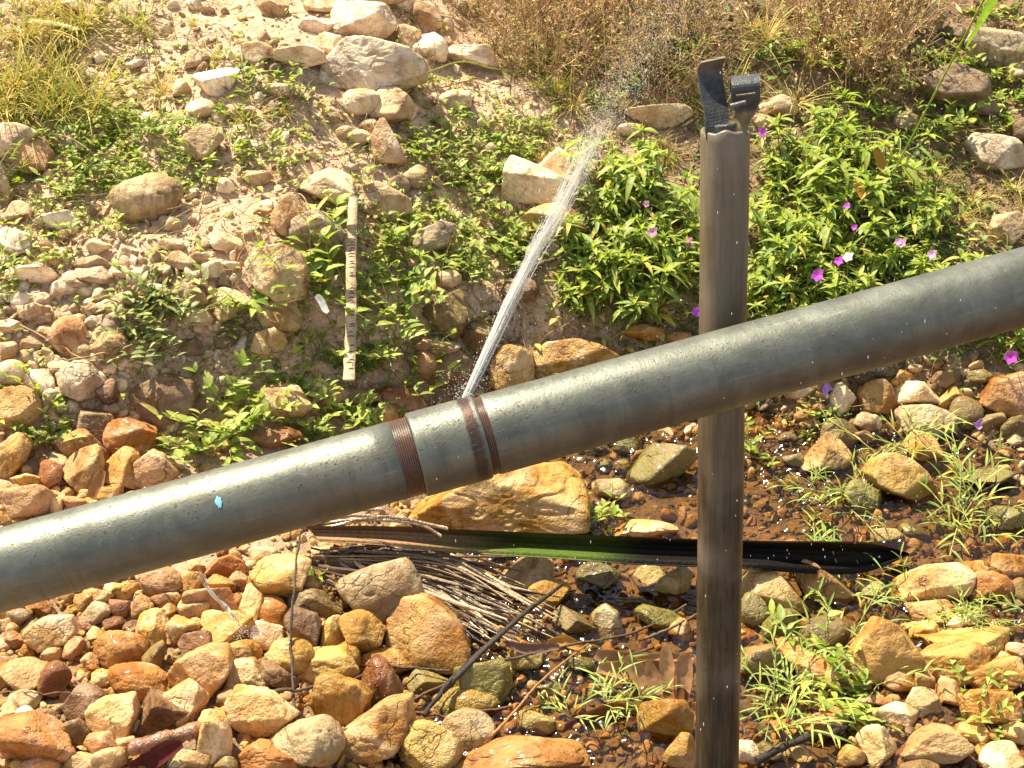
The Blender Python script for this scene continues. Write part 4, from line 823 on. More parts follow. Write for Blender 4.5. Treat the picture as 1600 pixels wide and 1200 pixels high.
def proto_weed(seed, big=1.0, cols=(GREEN, YG), name='leafy_weed'):
    q = np.random.RandomState(seed); e = empty(name, (0, 0, -20)); ms = MB(); ml = MB()
    for s in range(q.randint(3, 7)):
        az = q.uniform(0, 6.28); ln = q.uniform(.05, .14) * big; el = q.uniform(.15, 1.1); n = 6; d = rdir(q, el, az)
        pts = [np.array([0, 0, 0]) + d * ln * k / n + np.array([q.normal(0, .003), q.normal(0, .003), -.03 * (k / n) ** 2 * math.cos(el) * big + .006]) for k in range(n + 1)]
        tube(ms, pts, np.linspace(.0014, .0008, n + 1), 4, (.22, .2, .06))
        for k in range(1, n + 1):
            for sd in (0, math.pi):
                if k < n and q.rand() < .38: continue
                a = az + math.pi / 2 + sd + (k % 2) * .6 + q.normal(0, .3); dd = rdir(q, q.uniform(.0, .8), a) + d * .5
                l2 = q.uniform(.016, .042) * big; leaf(ml, pts[k], dd, np.cross(dd, [0, 0, 1.0]), l2, l2 * q.uniform(.32, .5), q.uniform(.1, .4), .3, gcol(q, *cols) if q.rand() > .07 else np.array((.48, .40, .12)), 5, shape='ovate')
    ms.build('stem', M['twig'], e); ml.build('foliage', M['leaf'], e); return e
def proto_grass(seed, n=26, ln=(.06, .12), cols=(GREEN, YG), name='grass_tuft', wd=.004, spread=1.0, dro=.5, mt='grass'):
    q = np.random.RandomState(seed); e = empty(name, (0, 0, -20)); ml = MB()
    for k in range(n):
        d = rdir(q, q.uniform(.5, 1.4) / spread); l2 = q.uniform(*ln); leaf(ml, np.array([q.normal(0, .008), q.normal(0, .008), -.005]), d, np.cross(d, [0, 0, 1]), l2, wd * q.uniform(.6, 1.2), q.uniform(.1, dro), .3, gcol(q, *cols), 8, shape='blade')
    ml.build('foliage', M[mt], e); return e
def proto_jointed(seed):   # creeping bamboo-like grass
    q = np.random.RandomState(seed); e = empty('grass_sprig', (0, 0, -20)); ms = MB(); ml = MB()
    for s in range(q.randint(3, 6)):
        az = q.uniform(0, 6.28); d = rdir(q, q.uniform(.2, 1.2), az); ln = q.uniform(.06, .14); n = 6
        pts = [d * ln * k / n + np.array([0, 0, .01 - .02 * (k / n) ** 2]) for k in range(n + 1)]; tube(ms, pts, .0011, 4, (.35, .33, .1))
        for k in range(1, n + 1):
            a = az + (1 if k % 2 else -1) * q.uniform(.4, .9); dd = rdir(q, q.uniform(.1, .9), a); l2 = q.uniform(.025, .055); leaf(ml, pts[k], dd, np.cross(dd, [0, 0, 1]), l2, .0045, .3, .3, gcol(q, np.array((.14, .26, .05)), YG), 5, shape='blade')
    ms.build('stem', M['twig'], e); ml.build('foliage', M['grass'], e); return e
def proto_brush(seed, green=.12):
    q = np.random.RandomState(seed); kk = q.choice([.6, .85, 1.1]); green = q.choice([.08, .2, .4]); e = empty('dry_brush', (0, 0, -20)); ms = MB(); ml = MB()
    for s in range(30):
        az = q.uniform(0, 6.28); d = rdir(q, q.uniform(.75, 1.5), az); ln = q.uniform(.10, .32); n = 7; b = np.array([q.normal(0, .06), q.normal(0, .06), -.01])
        pts = [b]; sc_ = BRN * q.uniform(.5, 1.3) if q.rand() < .6 else TANL * q.uniform(.8, 1.6)
        for k in range(n): d = d + q.normal(0, .07, 3); d /= np.linalg.norm(d); pts.append(pts[-1] + d * ln / n)
        tube(ms, pts, np.linspace(.0017, .0007, n + 1), 4, sc_)
        for k in range(2, n + 1):
            for r in range(q.randint(1, 5)):
                dd = q.normal(size=3) * .7 + d; dd /= np.linalg.norm(dd); l2 = q.uniform(.015, .06); p2 = pts[k] + dd * l2; tube(ms, [pts[k], p2], .0006, 3, sc_ * q.uniform(.8, 1.6))
                for z in range(q.randint(0, 3)):
                    d3 = q.normal(size=3); c = TANL * kk * q.uniform(.6, 1.7) if q.rand() > green else gcol(q); leaf(ml, p2, d3, q.normal(size=3), q.uniform(.006, .018), q.uniform(.004, .008), .1, .5, c, 2, shape='ovate')
    ms.build('stem', M['twig'], e); ml.build('dry_leaves', M['dry'], e); return e

placed = {}
def scatter(protos, spots, label, cat, group, smin, smax, q, lift=0):
    out = []
    for i, (px, py) in enumerate(spots):
        t = hit(px, py)[0]; p = P(px, py, t)
        pr = protos[q.randint(len(protos))]; key = pr.name
        o = pr if key not in placed else copy_tree(pr)
        placed[key] = 1
        o.location = (p[0], p[1], ground(p[0], p[1]) + lift); s = q.uniform(smin, smax); o.scale = (s, s, s); o.rotation_euler = (q.normal(0, .12), q.normal(0, .12), q.uniform(0, 6.28))
        sz = 'small ' if s < smin + (smax - smin) * .33 else ('large ' if s > smin + (smax - smin) * .67 else ''); l_, g_ = rel_label(sz + label, px, py); tag(o, l_, cat, g_ or group, 'thing'); out.append(o)
    return out
def blob(q, cx, cy, rx, ry, n):
    a = q.uniform(0, 6.28, n); r = np.sqrt(q.rand(n)); return [(cx + rx * math.cos(x) * y, cy + ry * math.sin(x) * y) for x, y in zip(a, r)]
def cleanup(protos):
    for p in protos:
        if p.name not in placed:
            for ch in list(p.children): bpy.data.objects.remove(ch)
            bpy.data.objects.remove(p)

q = np.random.RandomState(41)
FP = [proto_flowering(500 + i) for i in range(8)]
allfl = []
for (lab, grp, bl, n) in [
    ('glossy leafy plant', 'plants in the bed left of the post', (1005, 400, 85, 105), 40),
    ('glossy leafy plant', 'plants in the bed right of the post', (1240, 440, 75, 110), 30),
    ('glossy leafy plant', 'plants in the bed right of the post', (1370, 400, 90, 110), 34),
    ('upright leafy plant', 'plants at the top edge of the bed', (1290, 275, 110, 36), 12),
    ('glossy drooping plant', 'plants hanging over the stones at the right', (1530, 530, 110, 44), 12),
    ('leafy plant', 'plants at the ragged left end of the bed', (905, 430, 40, 60), 6)]:
    allfl += scatter(FP, blob(q, bl[0], bl[1], bl[2] * 1.08, bl[3] * 1.05, int(n * 1.1)), lab, 'plant', grp, .38, .88, q)
cleanup(FP)
# flowers, each a part of the plant next to it
petals = None
def flower(plant, px, py, c, size=.017):
    global petals
    bpy.context.view_layer.update()
    pts = [(o, project(np.array(o.location) + (0, 0, .13))) for o in allfl]
    o, (x, y, z) = min(pts, key=lambda a: math.hypot(a[1][0] - px, a[1][1] - py)); w_ = np.array(P(px, py, z - .02))
    mb = MB(); qq = np.random.RandomState(int(px)); ax = (CAM - w_); ax /= np.linalg.norm(ax); ax = ax + np.array([0, 0, .3]) + qq.normal(0, .25, 3); ax /= np.linalg.norm(ax); u = np.cross(ax, [0, 0, 1.0]); u /= np.linalg.norm(u); v = np.cross(ax, u)
    inv = o.matrix_world.inverted(); mw = lambda p: np.array(inv @ Vector(p))
    ctr = mw(w_); k = 1 / o.scale[0]
    for i in range(5):
        a = i * 2 * math.pi / 5 + .3; d = mw(w_ + (u * math.cos(a) + v * math.sin(a)) * .1 + ax * .035) - ctr; sd = mw(w_ + (-u * math.sin(a) + v * math.cos(a)) * .1) - ctr
        leaf(mb, ctr, d, sd, size * k * (1.15 if i == 3 else .9), size * .95 * k, .12, .12, np.array(c) * qq.uniform(.85, 1.15), 5, shape='ovate')
    b0 = mw(np.array(o.location) + (w_ - np.array(o.location)) * .55); tube(mb, [b0, ctr], .0011 * k, 4, (.2, .25, .06))
    mb.build('flower', M['petal'], o)
for px, py, c, s in [(1190, 207, 0, .014), (1020, 362, 1, .013), (1075, 380, 0, .014), (1277, 430, 0, .016), (1310, 408, 0, .012), (1325, 402, 2, .013), (1408, 380, 1, .012), (1457, 397, 1, .013), (1088, 487, 0, .013), (1580, 557, 0, .018), (1323, 322, 0, .009), (1403, 378, 1, .010), (1010, 318, 1, .009), (1335, 355, 0, .008)]:
    flower(None, px, py, [(.55, .10, .62), (.72, .38, .66), (.8, .82, .78)][c], s)

WP = [proto_weed(600 + i) for i in range(7)]; WB = [proto_weed(640 + i, 1.7) for i in range(4)]; WG = [proto_weed(660 + i, 1.0, (BG, np.array((.32, .34, .13))), 'grey_green_weed') for i in range(3)]
for lab, bl, n, pr, s in [
    ('low green weed', (190, 250, 135, 60), 26, WP, .62), ('low green weed', (90, 305, 80, 36), 9, WP, .65), ('low green weed', (110, 380, 60, 22), 5, WP, .7),
    ('low green weed', (360, 240, 90, 60), 14, WP, .55), ('low green weed', (410, 135, 50, 35), 6, WP, .6), ('sprawling green weed', (745, 225, 120, 60), 22, WP, .6),
    ('sprawling green weed', (715, 300, 70, 50), 12, WP, .7), ('bright green weed', (770, 400, 80, 50), 16, WP, .85), ('tall bright green weed', (485, 440, 36, 45), 5, WB, .7),
    ('bright green weed', (610, 450, 40, 80), 12, WP, .85), ('bright green weed', (600, 580, 70, 24), 7, WP, .85), ('grey green bushy weed', (235, 505, 42, 60), 13, WG, .85),
    ('lush green weed', (330, 680, 62, 36), 8, WB, .62), ('lush green weed', (480, 660, 105, 28), 12, WP, .85), ('green sprig', (70, 665, 50, 50), 5, WP, .75),
    ('green sprig', (40, 440, 60, 60), 6, WP, .6), ('green weed sprig', (365, 525, 60, 50), 6, WP, .8), ('round leaved weed', (1490, 185, 60, 40), 9, WB, .45), ('green weed', (960, 110, 130, 80), 18, WP, .85), ('green weed', (1280, 130, 130, 60), 12, WP, .8), ('green weed', (1500, 100, 100, 90), 14, WP, .8), ('low green weed', (600, 130, 90, 80), 8, WP, .45), ('low green weed', (560, 330, 90, 60), 9, WP, .55), ('low green weed', (1440, 330, 90, 60), 8, WP, .7),
    ('round leaved weed', (1575, 160, 40, 60), 5, WB, .45), ('bright leafy sprig', (1348, 1100, 14, 14), 2, WB, .5), ('bright leafy sprig', (1255, 1055, 34, 24), 3, WP, .85),
    ('leafy sprig', (1560, 1125, 45, 16), 3, WP, .75), ('green sprig', (950, 815, 30, 14), 2, WP, .6), ('tiny bright sprig', (490, 915, 6, 4), 1, WP, .5),
    ('green sprig', (1185, 705, 14, 20), 2, WP, .7), ('green sprig', (1275, 665, 26, 14), 3, WP, .6)]:
    scatter(pr, blob(q, *bl, n), lab, 'weed', 'weeds creeping over bank and stones', s * .8, s * 1.2, q)
cleanup(WP); cleanup(WB); cleanup(WG)
JG = [proto_jointed(700 + i) for i in range(6)]; GT = [proto_grass(720 + i, 20, (.05, .1)) for i in range(3)]
for bl, n, s in [((1290, 800, 70, 40), 4, 1), ((1290, 900, 70, 50), 4, .85), ((1510, 810, 60, 60), 4, 1.05), ((1530, 965, 80, 26), 6, .7), ((1380, 950, 60, 40), 4, .7), ((1350, 1040, 50, 40), 3, 1), ((1230, 1110, 50, 60), 6, .9), ((950, 1130, 60, 40), 4, .8), ((1390, 700, 60, 25), 3, .9)]:
    scatter(JG, blob(q, *bl, n), 'creeping green grass sprig', 'grass', 'grass sprigs creeping over the stream stones', s * .8, s * 1.2, q)
scatter(GT, blob(q, 975, 505, 24, 12, 3), 'bright green grass tuft', 'grass', 'fine green grass tufts on the bank', .8, 1.1, q)
scatter(GT, blob(q, 560, 570, 70, 24, 4), 'fine green grass tuft', 'grass', 'fine green grass tufts on the bank', .5, .7, q)
scatter(GT, blob(q, 1590, 560, 60, 30, 3), 'narrow green grass tuft', 'grass', 'fine green grass tufts on the bank', .7, 1.0, q)
cleanup(JG); cleanup(GT)
DGc = (np.array((.30, .31, .07)), np.array((.56, .36, .12)))
DT = [proto_grass(740 + i, 46, (.10, .26), DGc, 'dry_grass_clump', .0040, 1.25, .8, 'dry') for i in range(4)]
DGr = [proto_grass(760 + i, 34, (.10, .22), (np.array((.15, .21, .06)), np.array((.42, .36, .10))), 'dry_grass_clump', .0032, 1.1, .5, 'grass') for i in range(3)]
scatter(DT + DGr, blob(q, 60, 175, 135, 45, 20), 'yellowing grass clump', 'grass', 'yellowing grass clumps in the upper left', .7, 1.35, q)
scatter(DT + DGr, blob(q, 70, 60, 180, 60, 14), 'yellowing grass clump', 'grass', 'yellowing grass clumps in the upper left', .7, 1.35, q)
scatter(DT, [(255, 150), (230, 60), (300, 40), (390, 190), (330, 100), (440, 180)], 'thin straw grass clump', 'grass', 'thin straw grass clumps', .3, .6, q)
scatter(DT + DGr, blob(q, 1050, 110, 260, 80, 16), 'wispy straw grass', 'grass', 'wispy straw grasses in the thicket at the top', .5, .9, q)
scatter(DT, blob(q, 960, 240, 120, 40, 9), 'flattened straw grass clump', 'grass', 'straw grass clumps behind the flower bed', .3, .5, q)
scatter(DT, blob(q, 1500, 300, 110, 60, 10), 'straw grass clump', 'grass', 'straw grass clumps on the right bank', .3, .55, q)
scatter(DT + DGr, blob(q, 1230, 380, 170, 100, 12) + blob(q, 1010, 400, 80, 90, 7), 'thin pale grass', 'grass', 'thin pale grasses mixed into the flower bed', .4, .65, q)
cleanup(DT); cleanup(DGr)
BP = [proto_brush(800 + i) for i in range(7)]
scatter(BP, blob(q, 965, 80, 130, 85, 9), 'dry brown brush', 'bush', 'dry brush in the thicket at the top', .7, 1.1, q)
scatter(BP, blob(q, 1270, 85, 165, 85, 6), 'dry brown brush with tan seed heads', 'bush', 'dry brush right of the post top', .6, 1.0, q)
scatter(BP, blob(q, 1000, -75, 420, 35, 7), 'dry brown brush', 'bush', 'dry brush in the thicket at the top', .7, 1.1, q)
scatter(BP, blob(q, 770, 60, 60, 60, 5), 'sparse dry brush', 'bush', 'sparse dry brush beside the flat white rock', .4, .6, q)
cleanup(BP)

# ------------------------------------------------------------------ ground cover and litter nobody could count
GB = [(190, 260, 150, 80, 1), (100, 340, 90, 60, .8), (360, 230, 110, 80, .6), (740, 230, 140, 90, .9), (760, 360, 110, 80, 1), (600, 440, 80, 110, .9), (490, 440, 60, 70, .9), (1020, 420, 150, 140, 1.3), (1330, 380, 190, 160, 1.3), (1450, 230, 160, 80, .5), (1540, 480, 120, 80, 1), (430, 640, 190, 60, .8), (400, 130, 80, 60, .4), (850, 250, 120, 60, .7), (60, 150, 140, 80, .8), (560, 560, 120, 60, .9), (250, 500, 70, 70, .7), (600, 250, 120, 60, .4)]
def green_d(px, py):
    d = np.zeros(px.shape)
    for a, b, rx, ry, k in GB: d = np.maximum(d, k * np.exp(-((px - a) / rx) ** 2 - ((py - b) / ry) ** 2))
    return np.clip(d, .17, 1.2)
def build_cover():
    q = np.random.RandomState(31); mb = MB()
    px, py = px_to_world(21000, 12, -250, 1850, -250, 640); k = q.rand(len(px)) < green_d(px, py) * (.45 + .8 * (vnoise(np.stack([px / 38, py / 26, 0 * px], -1), 5) > -.1))
    px = px[k]; py = py[k]; k = ~covered(px, py, .8); px = px[k]; py = py[k]; t = hit(px, py); p = P(px, py, t)
    for i in range(len(px)):
        rgt = px[i] > 880; c = gcol(q, DG if rgt else GREEN, GREEN if rgt else YG); c = c if q.rand() < .8 else np.array((.45, .38, .12))
        for z in range(q.randint(1, 4)):
            d = rdir(q, q.uniform(.0, 1.0)); l2 = q.uniform(.009, .030) * (1.2 if rgt else 1); leaf(mb, p[i] + (q.normal(0, .008), q.normal(0, .008), q.uniform(.0, .02)), d, np.cross(d, [0, 0, 1]), l2, l2 * q.uniform(.3, .6), .3, .3, c * q.uniform(.8, 1.2), 3, shape='ovate')
    tag(mb.build('ground_cover', M['leaf'], None), 'tiny green leaves of low ground cover spread over the bank', 'ground cover', None, 'stuff'); print('cover', len(px))
    mb = MB(); px, py = px_to_world(20000, 13, -200, 1800, -200, 700)
    dl = np.where(px > 560, 1.0, .55) * np.where(py > 420, .5, 1) * np.where((px < 420) & (py > 380), .25, 1) * np.where((px > 850) & (py < 300), 1.4, 1); k = q.rand(len(px)) < dl * .62; px = px[k]; py = py[k]; t = hit(px, py); p = P(px, py, t)
    for i in range(len(px)):
        az = q.uniform(0, 6.28); ln = q.gamma(2.2, .021) + .006; d = np.array([math.cos(az), math.sin(az), 0]); a = p[i] - d * ln / 2; b = p[i] + d * ln / 2; m_ = (a + b) / 2 + q.normal(0, .003, 3)
        for w_ in (a, m_, b): w_[2] = ground(w_[0], w_[1]) + q.uniform(.001, .009)
        c = STRAW * q.uniform(.5, 1.15) if q.rand() < .65 else BRN * q.uniform(.6, 1.5)
        if q.rand() < .7: tube(mb, [a, m_, b], [q.uniform(.0004, .0011)] * 3, 3, c)
        else: leaf(mb, a, b - a, q.normal(size=3), ln * .5, q.uniform(.004, .010), 0, .4, c, 3, shape='ovate')
    px, py = px_to_world(900, 15, -100, 1750, -100, 600); t = hit(px, py); p = P(px, py, t)
    for i in range(len(px)):
        if px[i] < 350 and py[i] > 380: continue
        az = q.uniform(0, 6.28); ln = q.uniform(.05, .2); d = np.array([math.cos(az), math.sin(az) * .6, 0]); pts = []
        up = q.uniform(.005, .04); cv = q.normal(0, .2); dz = np.array([-d[1], d[0], 0])
        for k in range(7): s = k / 6; a = p[i] + d * ln * (s - .5) + dz * cv * ln * math.sin(math.pi * s); a[2] = ground(a[0], a[1]) + .003 + up * math.sin(math.pi * s * .9); pts.append(a)
        r = q.uniform(.0004, .0011); tube(mb, pts, np.linspace(r, r * .5, 7), 4, STRAW * q.uniform(.5, 1.2) if q.rand() < .5 else (BRN * q.uniform(.5, 1.3) if q.rand() < .5 else np.array((.33, .36, .1)) * q.uniform(.7, 1.1)))
    tag(mb.build('plant_litter', M['dry'], None), 'dry straw and leaf litter strewn over the soil of the bank', 'litter', None, 'stuff'); print('litter', len(px))
    # soil crumbs
    mb = MB(); px, py = px_to_world(16000, 14, -300, 1900, -300, 900); t = hit(px, py); p = P(px, py, t); u, f = ICO[1]; sh = [stone_shape(3300 + s, 1, 'a')[0] for s in range(8)]
    for i in range(len(px)):
        s = q.gamma(2, .0011) + .001; wetz = p[i, 2] < .07; c = (np.array((.5, .32, .17)) if not wetz else np.array((.16, .085, .04))) * q.uniform(.6, 1.25)
        mb.add(sh[q.randint(8)] * s * (1, 1, .7) + p[i] + (0, 0, s * .3), f, c)
    tag(mb.build('soil_crumbs', M['gravel'], None), 'crumbs of tan soil and grit on the bank', 'soil', None, 'stuff')
build_cover()

# ------------------------------------------------------------------ notched stick, palm sheath, twigs, leaves
def along(pts, lift, n=30):
    """path over the ground through picture points, lifted above whatever it crosses"""
    w_ = []
    for (x, y, dz) in pts: p = G(x, y + 0); w_.append(P(x, y, hit(x, y)[0] - dz - lift))
    return smoothpath(w_, n)
def obj1(mb, name, m, label, cat, group=None, **k):
    o = mb.build(name, m, None, origin=mb.v[0][0], **k); tag(o, label, cat, group); return o
def notched():
    k = hit(549, 594)[0] - .14; a = np.array(P(545, 594, k + .0)); b = np.array(P(552, 306, hit(552, 306)[0] - .10)); n = 60; path = np.array([a + (b - a) * i / (n - 1) for i in range(n)])
    path = path + np.array([RT * .0016 * math.sin(i * .11) + RT * .0006 * math.sin(i * .9) for i in range(n)]); wd = np.array([RT * (18 * k / F) * (1 - .15 * i / n + .05 * math.sin(i * 1.3)) for i in range(n)]); mb = MB(); strip(mb, path, wd, .006, np.tile((.55, .40, .24), (n, 1)) * (1 + .2 * np.sin(np.arange(n) * .37))[:, None])
    o = mb.build('notched_stick', M['twig'], None, origin=a); tag(o, 'pale flat dry stalk with a row of dark notches standing against the bank', 'stick')
    mb = MB(); q = np.random.RandomState(4); tg = (b - a) / np.linalg.norm(b - a); nn = np.cross(tg, RT); nn = nn if nn @ (CAM - a) > 0 else -nn
    for i in range(3, 44):
        
        if q.rand() < .22: continue
        c = path[i] + tg * q.normal(0, .002) + nn * .0029; x0 = q.uniform(-.35, -.1); x1 = q.uniform(.25, .5); w_ = 17 * k / F
        tube(mb, [c + RT * w_ * x0 - tg * .001, c + RT * w_ * (x0 + x1) / 2 + tg * .0012, c + RT * w_ * x1], [.0006, .0017, .0007], 6, (.15, .09, .05))
    c = mb.build('notches', M['twig'], o); c.location = -Vector(a)
notched()
M['sheath'] = attr_material('palm_sheath_skin', .6, 0, .12, .6, 160)
def palm():
    e = empty('palm_sheath', G(700, 870)); E = np.array(e.location)
    tag(e, 'long fallen palm sheath, brown to green to black, lying across the stream', 'palm leaf')
    top = [(478, 822), (600, 822), (760, 829), (900, 835), (1060, 841), (1200, 845), (1330, 846), (1375, 850), (1420, 864)]
    bot = [(500, 846), (600, 852), (700, 862), (860, 872), (1000, 882), (1150, 888), (1290, 897), (1360, 892), (1420, 868)]
    T_ = smoothpath([(a, b, 0) for a, b in top], 70); B_ = smoothpath([(a, b, 0) for a, b in bot], 70); tt = hit(B_[:, 0], B_[:, 1] + 6); tt = np.interp(np.arange(70), [0, 20, 45, 69], [tt[0] - .16, tt[20] - .14, tt[45] - .12, tt[69] - .07])
    mb = MB(); rows = 15; V = []; C = []
    for j in range(rows):
        s = j / (rows - 1); xy = T_ * (1 - s) + B_ * s
        # trough: back lip high, floor sunk away from the eye, front lip
        dep = .030 * math.sin(math.pi * min(1, s * 1.15)) + .018 * (1 - s) + .004 * math.cos(s * 20)
        V.append(P(xy[:, 0], xy[:, 1], tt + dep)); x = xy[:, 0]
        gr = np.clip((x - 640) / 160, 0, 1) * np.clip((1060 - x - 40 * s) / 90, 0, 1); bl = np.clip((x - 960 + 60 * s) / 90, 0, 1)
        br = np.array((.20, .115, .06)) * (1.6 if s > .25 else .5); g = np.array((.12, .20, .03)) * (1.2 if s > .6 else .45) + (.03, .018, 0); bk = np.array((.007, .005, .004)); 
        if s < .07: g = bk = np.array((.16, .07, .03))
        if s > .93: g = np.array((.25, .30, .08))
        c = br[None] * (1 - gr - bl).clip(0, 1)[:, None] + g[None] * (gr * (1 - bl))[:, None] * .4 + bk[None] * bl[:, None]; C.append(c)
    V = np.array(V); C = np.array(C); n = 70; back = V + (0, .004, -.004)
    i = np.arange(rows - 1)[:, None] * n + np.arange(n - 1)[None]; f = np.stack([i, i + 1, i + n + 1, i + n], -1).reshape(-1, 4)
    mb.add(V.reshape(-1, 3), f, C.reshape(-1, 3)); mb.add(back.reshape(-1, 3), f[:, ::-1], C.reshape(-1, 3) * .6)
    o = mb.build('sheath', M['sheath'], None); o.parent = e; o.location = -Vector(E)
palm()
def leaflets():
    q = np.random.RandomState(17); e = empty('dry_palm_leaflets', G(700, 930)); E = np.array(e.location)
    tag(e, 'bundle of long grey brown dry palm leaflets fanned over the stones below the sheath', 'dry leaves')
    for k in range(92):
        s = q.rand(); x0 = 478 + q.uniform(0, 130) * (1 if s < .7 else .4); y0 = 856 + q.uniform(-4, 30); x1 = q.uniform(640, 880); y1 = y0 + (x1 - x0) * q.uniform(.12, .52) + q.normal(0, 18)
        if y1 > 1012: y1 = 1012 - q.uniform(0, 20)
        lift = q.uniform(.01, .07); pts = []
        mx = (x0 + x1) / 2; mx += q.normal(0, 12); my = (y0 + y1) / 2 - q.uniform(-8, 34)
        for (x, y, l_) in ((x0, y0, lift + .01), (mx, my, lift + .015), (x1, y1, lift * .5 + .015)): pts.append(P(x, y, hit(x, y + 20)[0] - l_))
        path = smoothpath(pts, 12); tg = path[-1] - path[0]; sd = np.cross(tg, CAM - path[5]); sd /= np.linalg.norm(sd); nn = np.cross(sd, tg); nn /= np.linalg.norm(nn); a = q.uniform(-1, 1); sd = sd * math.cos(a) + nn * math.sin(a)
        wv = np.array([sd * q.uniform(.9, 1.1) * .0058 * min(1, .35 + 3 * (1 - i / 11)) for i in range(12)]) * q.uniform(.6, 1.2); c = np.array((.30, .20, .12)) * q.choice([.25, .5, .8, 1.2, 1.9]); mb = MB(); strip(mb, path, wv, .0012, c)
        o = mb.build('leaflet', M['wetwood'], None); o.parent = e; o.location = -Vector(E)
    for pts in ([(470, 824), (560, 812), (650, 818), (690, 838)], [(470, 830), (540, 806), (640, 812)], [(500, 828), (600, 808), (700, 826)], [(466, 836), (520, 800), (600, 796)]):
        path = smoothpath([P(x, y, hit(600, 880)[0] - .12) for x, y in pts], 12); mb = MB(); strip(mb, path, np.tile(UP * .006, (12, 1)), .0012, (.3, .19, .11)); o = mb.build('leaflet', M['wetwood'], None); o.parent = e; o.location = -Vector(E)
leaflets()
def twig(pts, r0, r1, label, c=(.10, .055, .035), m='twig', name='twig', cat='twig', jit=.0015, forks=0, seed=1):
    q = np.random.RandomState(seed); w_ = [P(x, y, hit(x, y)[0] - l_) for x, y, l_ in pts]; n = 10 * len(pts); path = smoothpath(w_, n); path = path + np.repeat(q.normal(0, jit * 1.3, (n // 4 + 2, 3)), 4, 0)[:n] * 0 + jit * 3 * vnoise(np.stack([np.arange(n) * .35] * 3, -1) + np.arange(3)[None] * 0, seed)[:, None] * np.array([1, .3, .8]); mb = MB(); tube(mb, path, np.linspace(r0, r1, n) * (1 + .25 * vnoise(np.stack([np.arange(n) * .7] * 3, -1), seed + 5)), 8, c); b = path[0]
    o = mb.build(name, M[m], None, origin=b); tag(o, label, cat); return o
twig([(662, 1118, .05), (715, 1052, .08), (800, 975, .10), (880, 912, .10)], .0042, .003, 'long black wet stick lying over the dry palm leaflets', (.03, .022, .018), name='stick', cat='stick', seed=1)
twig([(690, 1082, .06), (760, 1012, .10), (835, 944, .11)], .0048, .0032, 'shorter black stick lying parallel beside the long black one', (.045, .03, .022), name='stick', cat='stick', seed=2)
twig([(552, 1133, .04), (640, 1096, .05), (760, 1040, .07), (880, 1010, .07), (1000, 985, .05), (1072, 945, .04)], .0026, .0018, 'long thin dark twig running from the tan angular rock to the post', (.11, .06, .035), seed=3)
twig([(752, 1166, .03), (806, 1110, .05), (850, 1060, .05), (926, 1000, .05)], .0026, .0014, 'orange brown bare twig standing out of the glittering water', (.36, .17, .06), seed=4)
twig([(463, 1140, .03), (455, 1040, .05), (458, 940, .12), (468, 836, .20)], .0024, .0018, 'thin dark upright stick standing in front of the stones under the pipe', (.07, .05, .04), name='thin_stick', cat='stick', seed=5, jit=.0006)
twig([(370, 1076, .03), (450, 1078, .05), (540, 1066, .05), (600, 1042, .04), (700, 1050, .05)], .003, .0018, 'dark twig lying level over the cream and ochre stones', (.09, .05, .035), seed=6)
twig([(540, 1140, .03), (620, 1115, .05), (700, 1118, .04), (800, 1104, .02)], .003, .0018, 'reddish wet twig lying behind the tan angular rock', (.16, .07, .04), seed=7)
twig([(480, 1100, .02), (500, 1140, .04), (505, 1180, .03)], .0015, .001, 'short curved twig on the flat grey tan stone', (.2, .1, .05), seed=8)
twig([(200, 908, .05), (260, 920, .05), (300, 922, .04)], .0012, .0008, 'hair thin twig crossing the pink round stone', (.15, .08, .05), seed=9)
twig([(0, 1082, .03), (60, 1083, .04), (140, 1080, .03)], .0012, .0008, 'hair thin root lying across the gravel at the left edge', (.2, .1, .06), seed=10)
twig([(1470, 800, .03), (1530, 770, .05), (1600, 735, .03)], .0028, .0018, 'dark twig slanting over the stream at the right edge', (.06, .04, .03), seed=11)
twig([(790, 432, .02), (840, 414, .03), (900, 396, .02)], .006, .003, 'dark rotten stick lying in the bank behind the jet', (.12, .08, .055), seed=12)
twig([(655, 118, .02), (720, 97, .06), (765, 106, .06), (808, 112, .03)], .0022, .0016, 'green bent stalk in front of the flat white rock', (.35, .42, .1), 'grass', 'stalk', 'stalk', .0005, seed=13)
twig([(560, 130, .02), (650, 92, .03)], .001, .001, 'thin brown stem leaning over the biggest grey rock', (.2, .12, .05), seed=14)
twig([(1000, 1000, .03), (1040, 985, .05), (1085, 962, .04)], .0028, .002, 'brown twig resting on the mossy stone left of the post', (.15, .09, .05), seed=15)
twig([(0, 490, .02), (120, 555, .03), (180, 563, .02)], .0014, .001, 'straw stem lying over the left gravel slope', (.5, .34, .18), 'dry', seed=16)
twig([(205, 540, .03), (120, 560, .05), (60, 556, .03)], .0016, .001, 'pale stem arching left out of the grey green weed', (.52, .38, .2), 'dry', seed=17)
twig([(1180, 1190, .03), (1240, 1160, .05), (1300, 1145, .04), (1325, 1135, .02)], .006, .004, 'black wet branch lying between the stones right of the post foot', (.03, .02, .015), name='branch', cat='branch', seed=18)
def tallstem(pts, label, c, seed, r=.0009):
    q = np.random.RandomState(seed); x, y = pts[0]; t = hit(x, y)[0]; w_ = [P(a, b, t - .02 - .25 * i / len(pts)) for i, (a, b) in enumerate(pts)]; path = smoothpath(w_, 20) + q.normal(0, .001, (20, 3)); mb = MB(); tube(mb, path, np.linspace(r * 1.3, r * .5, 20), 5, c)
    for k in range(8, 20):
        for z in range(3): d = q.normal(size=3); leaf(mb, path[k], d, q.normal(size=3), .006, .003, 0, .4, TANL * q.uniform(.6, 1.2), 2, shape='ovate')
    o = mb.build('tall_weed', M['dry'], None, origin=path[0]); tag(o, label, 'stem')
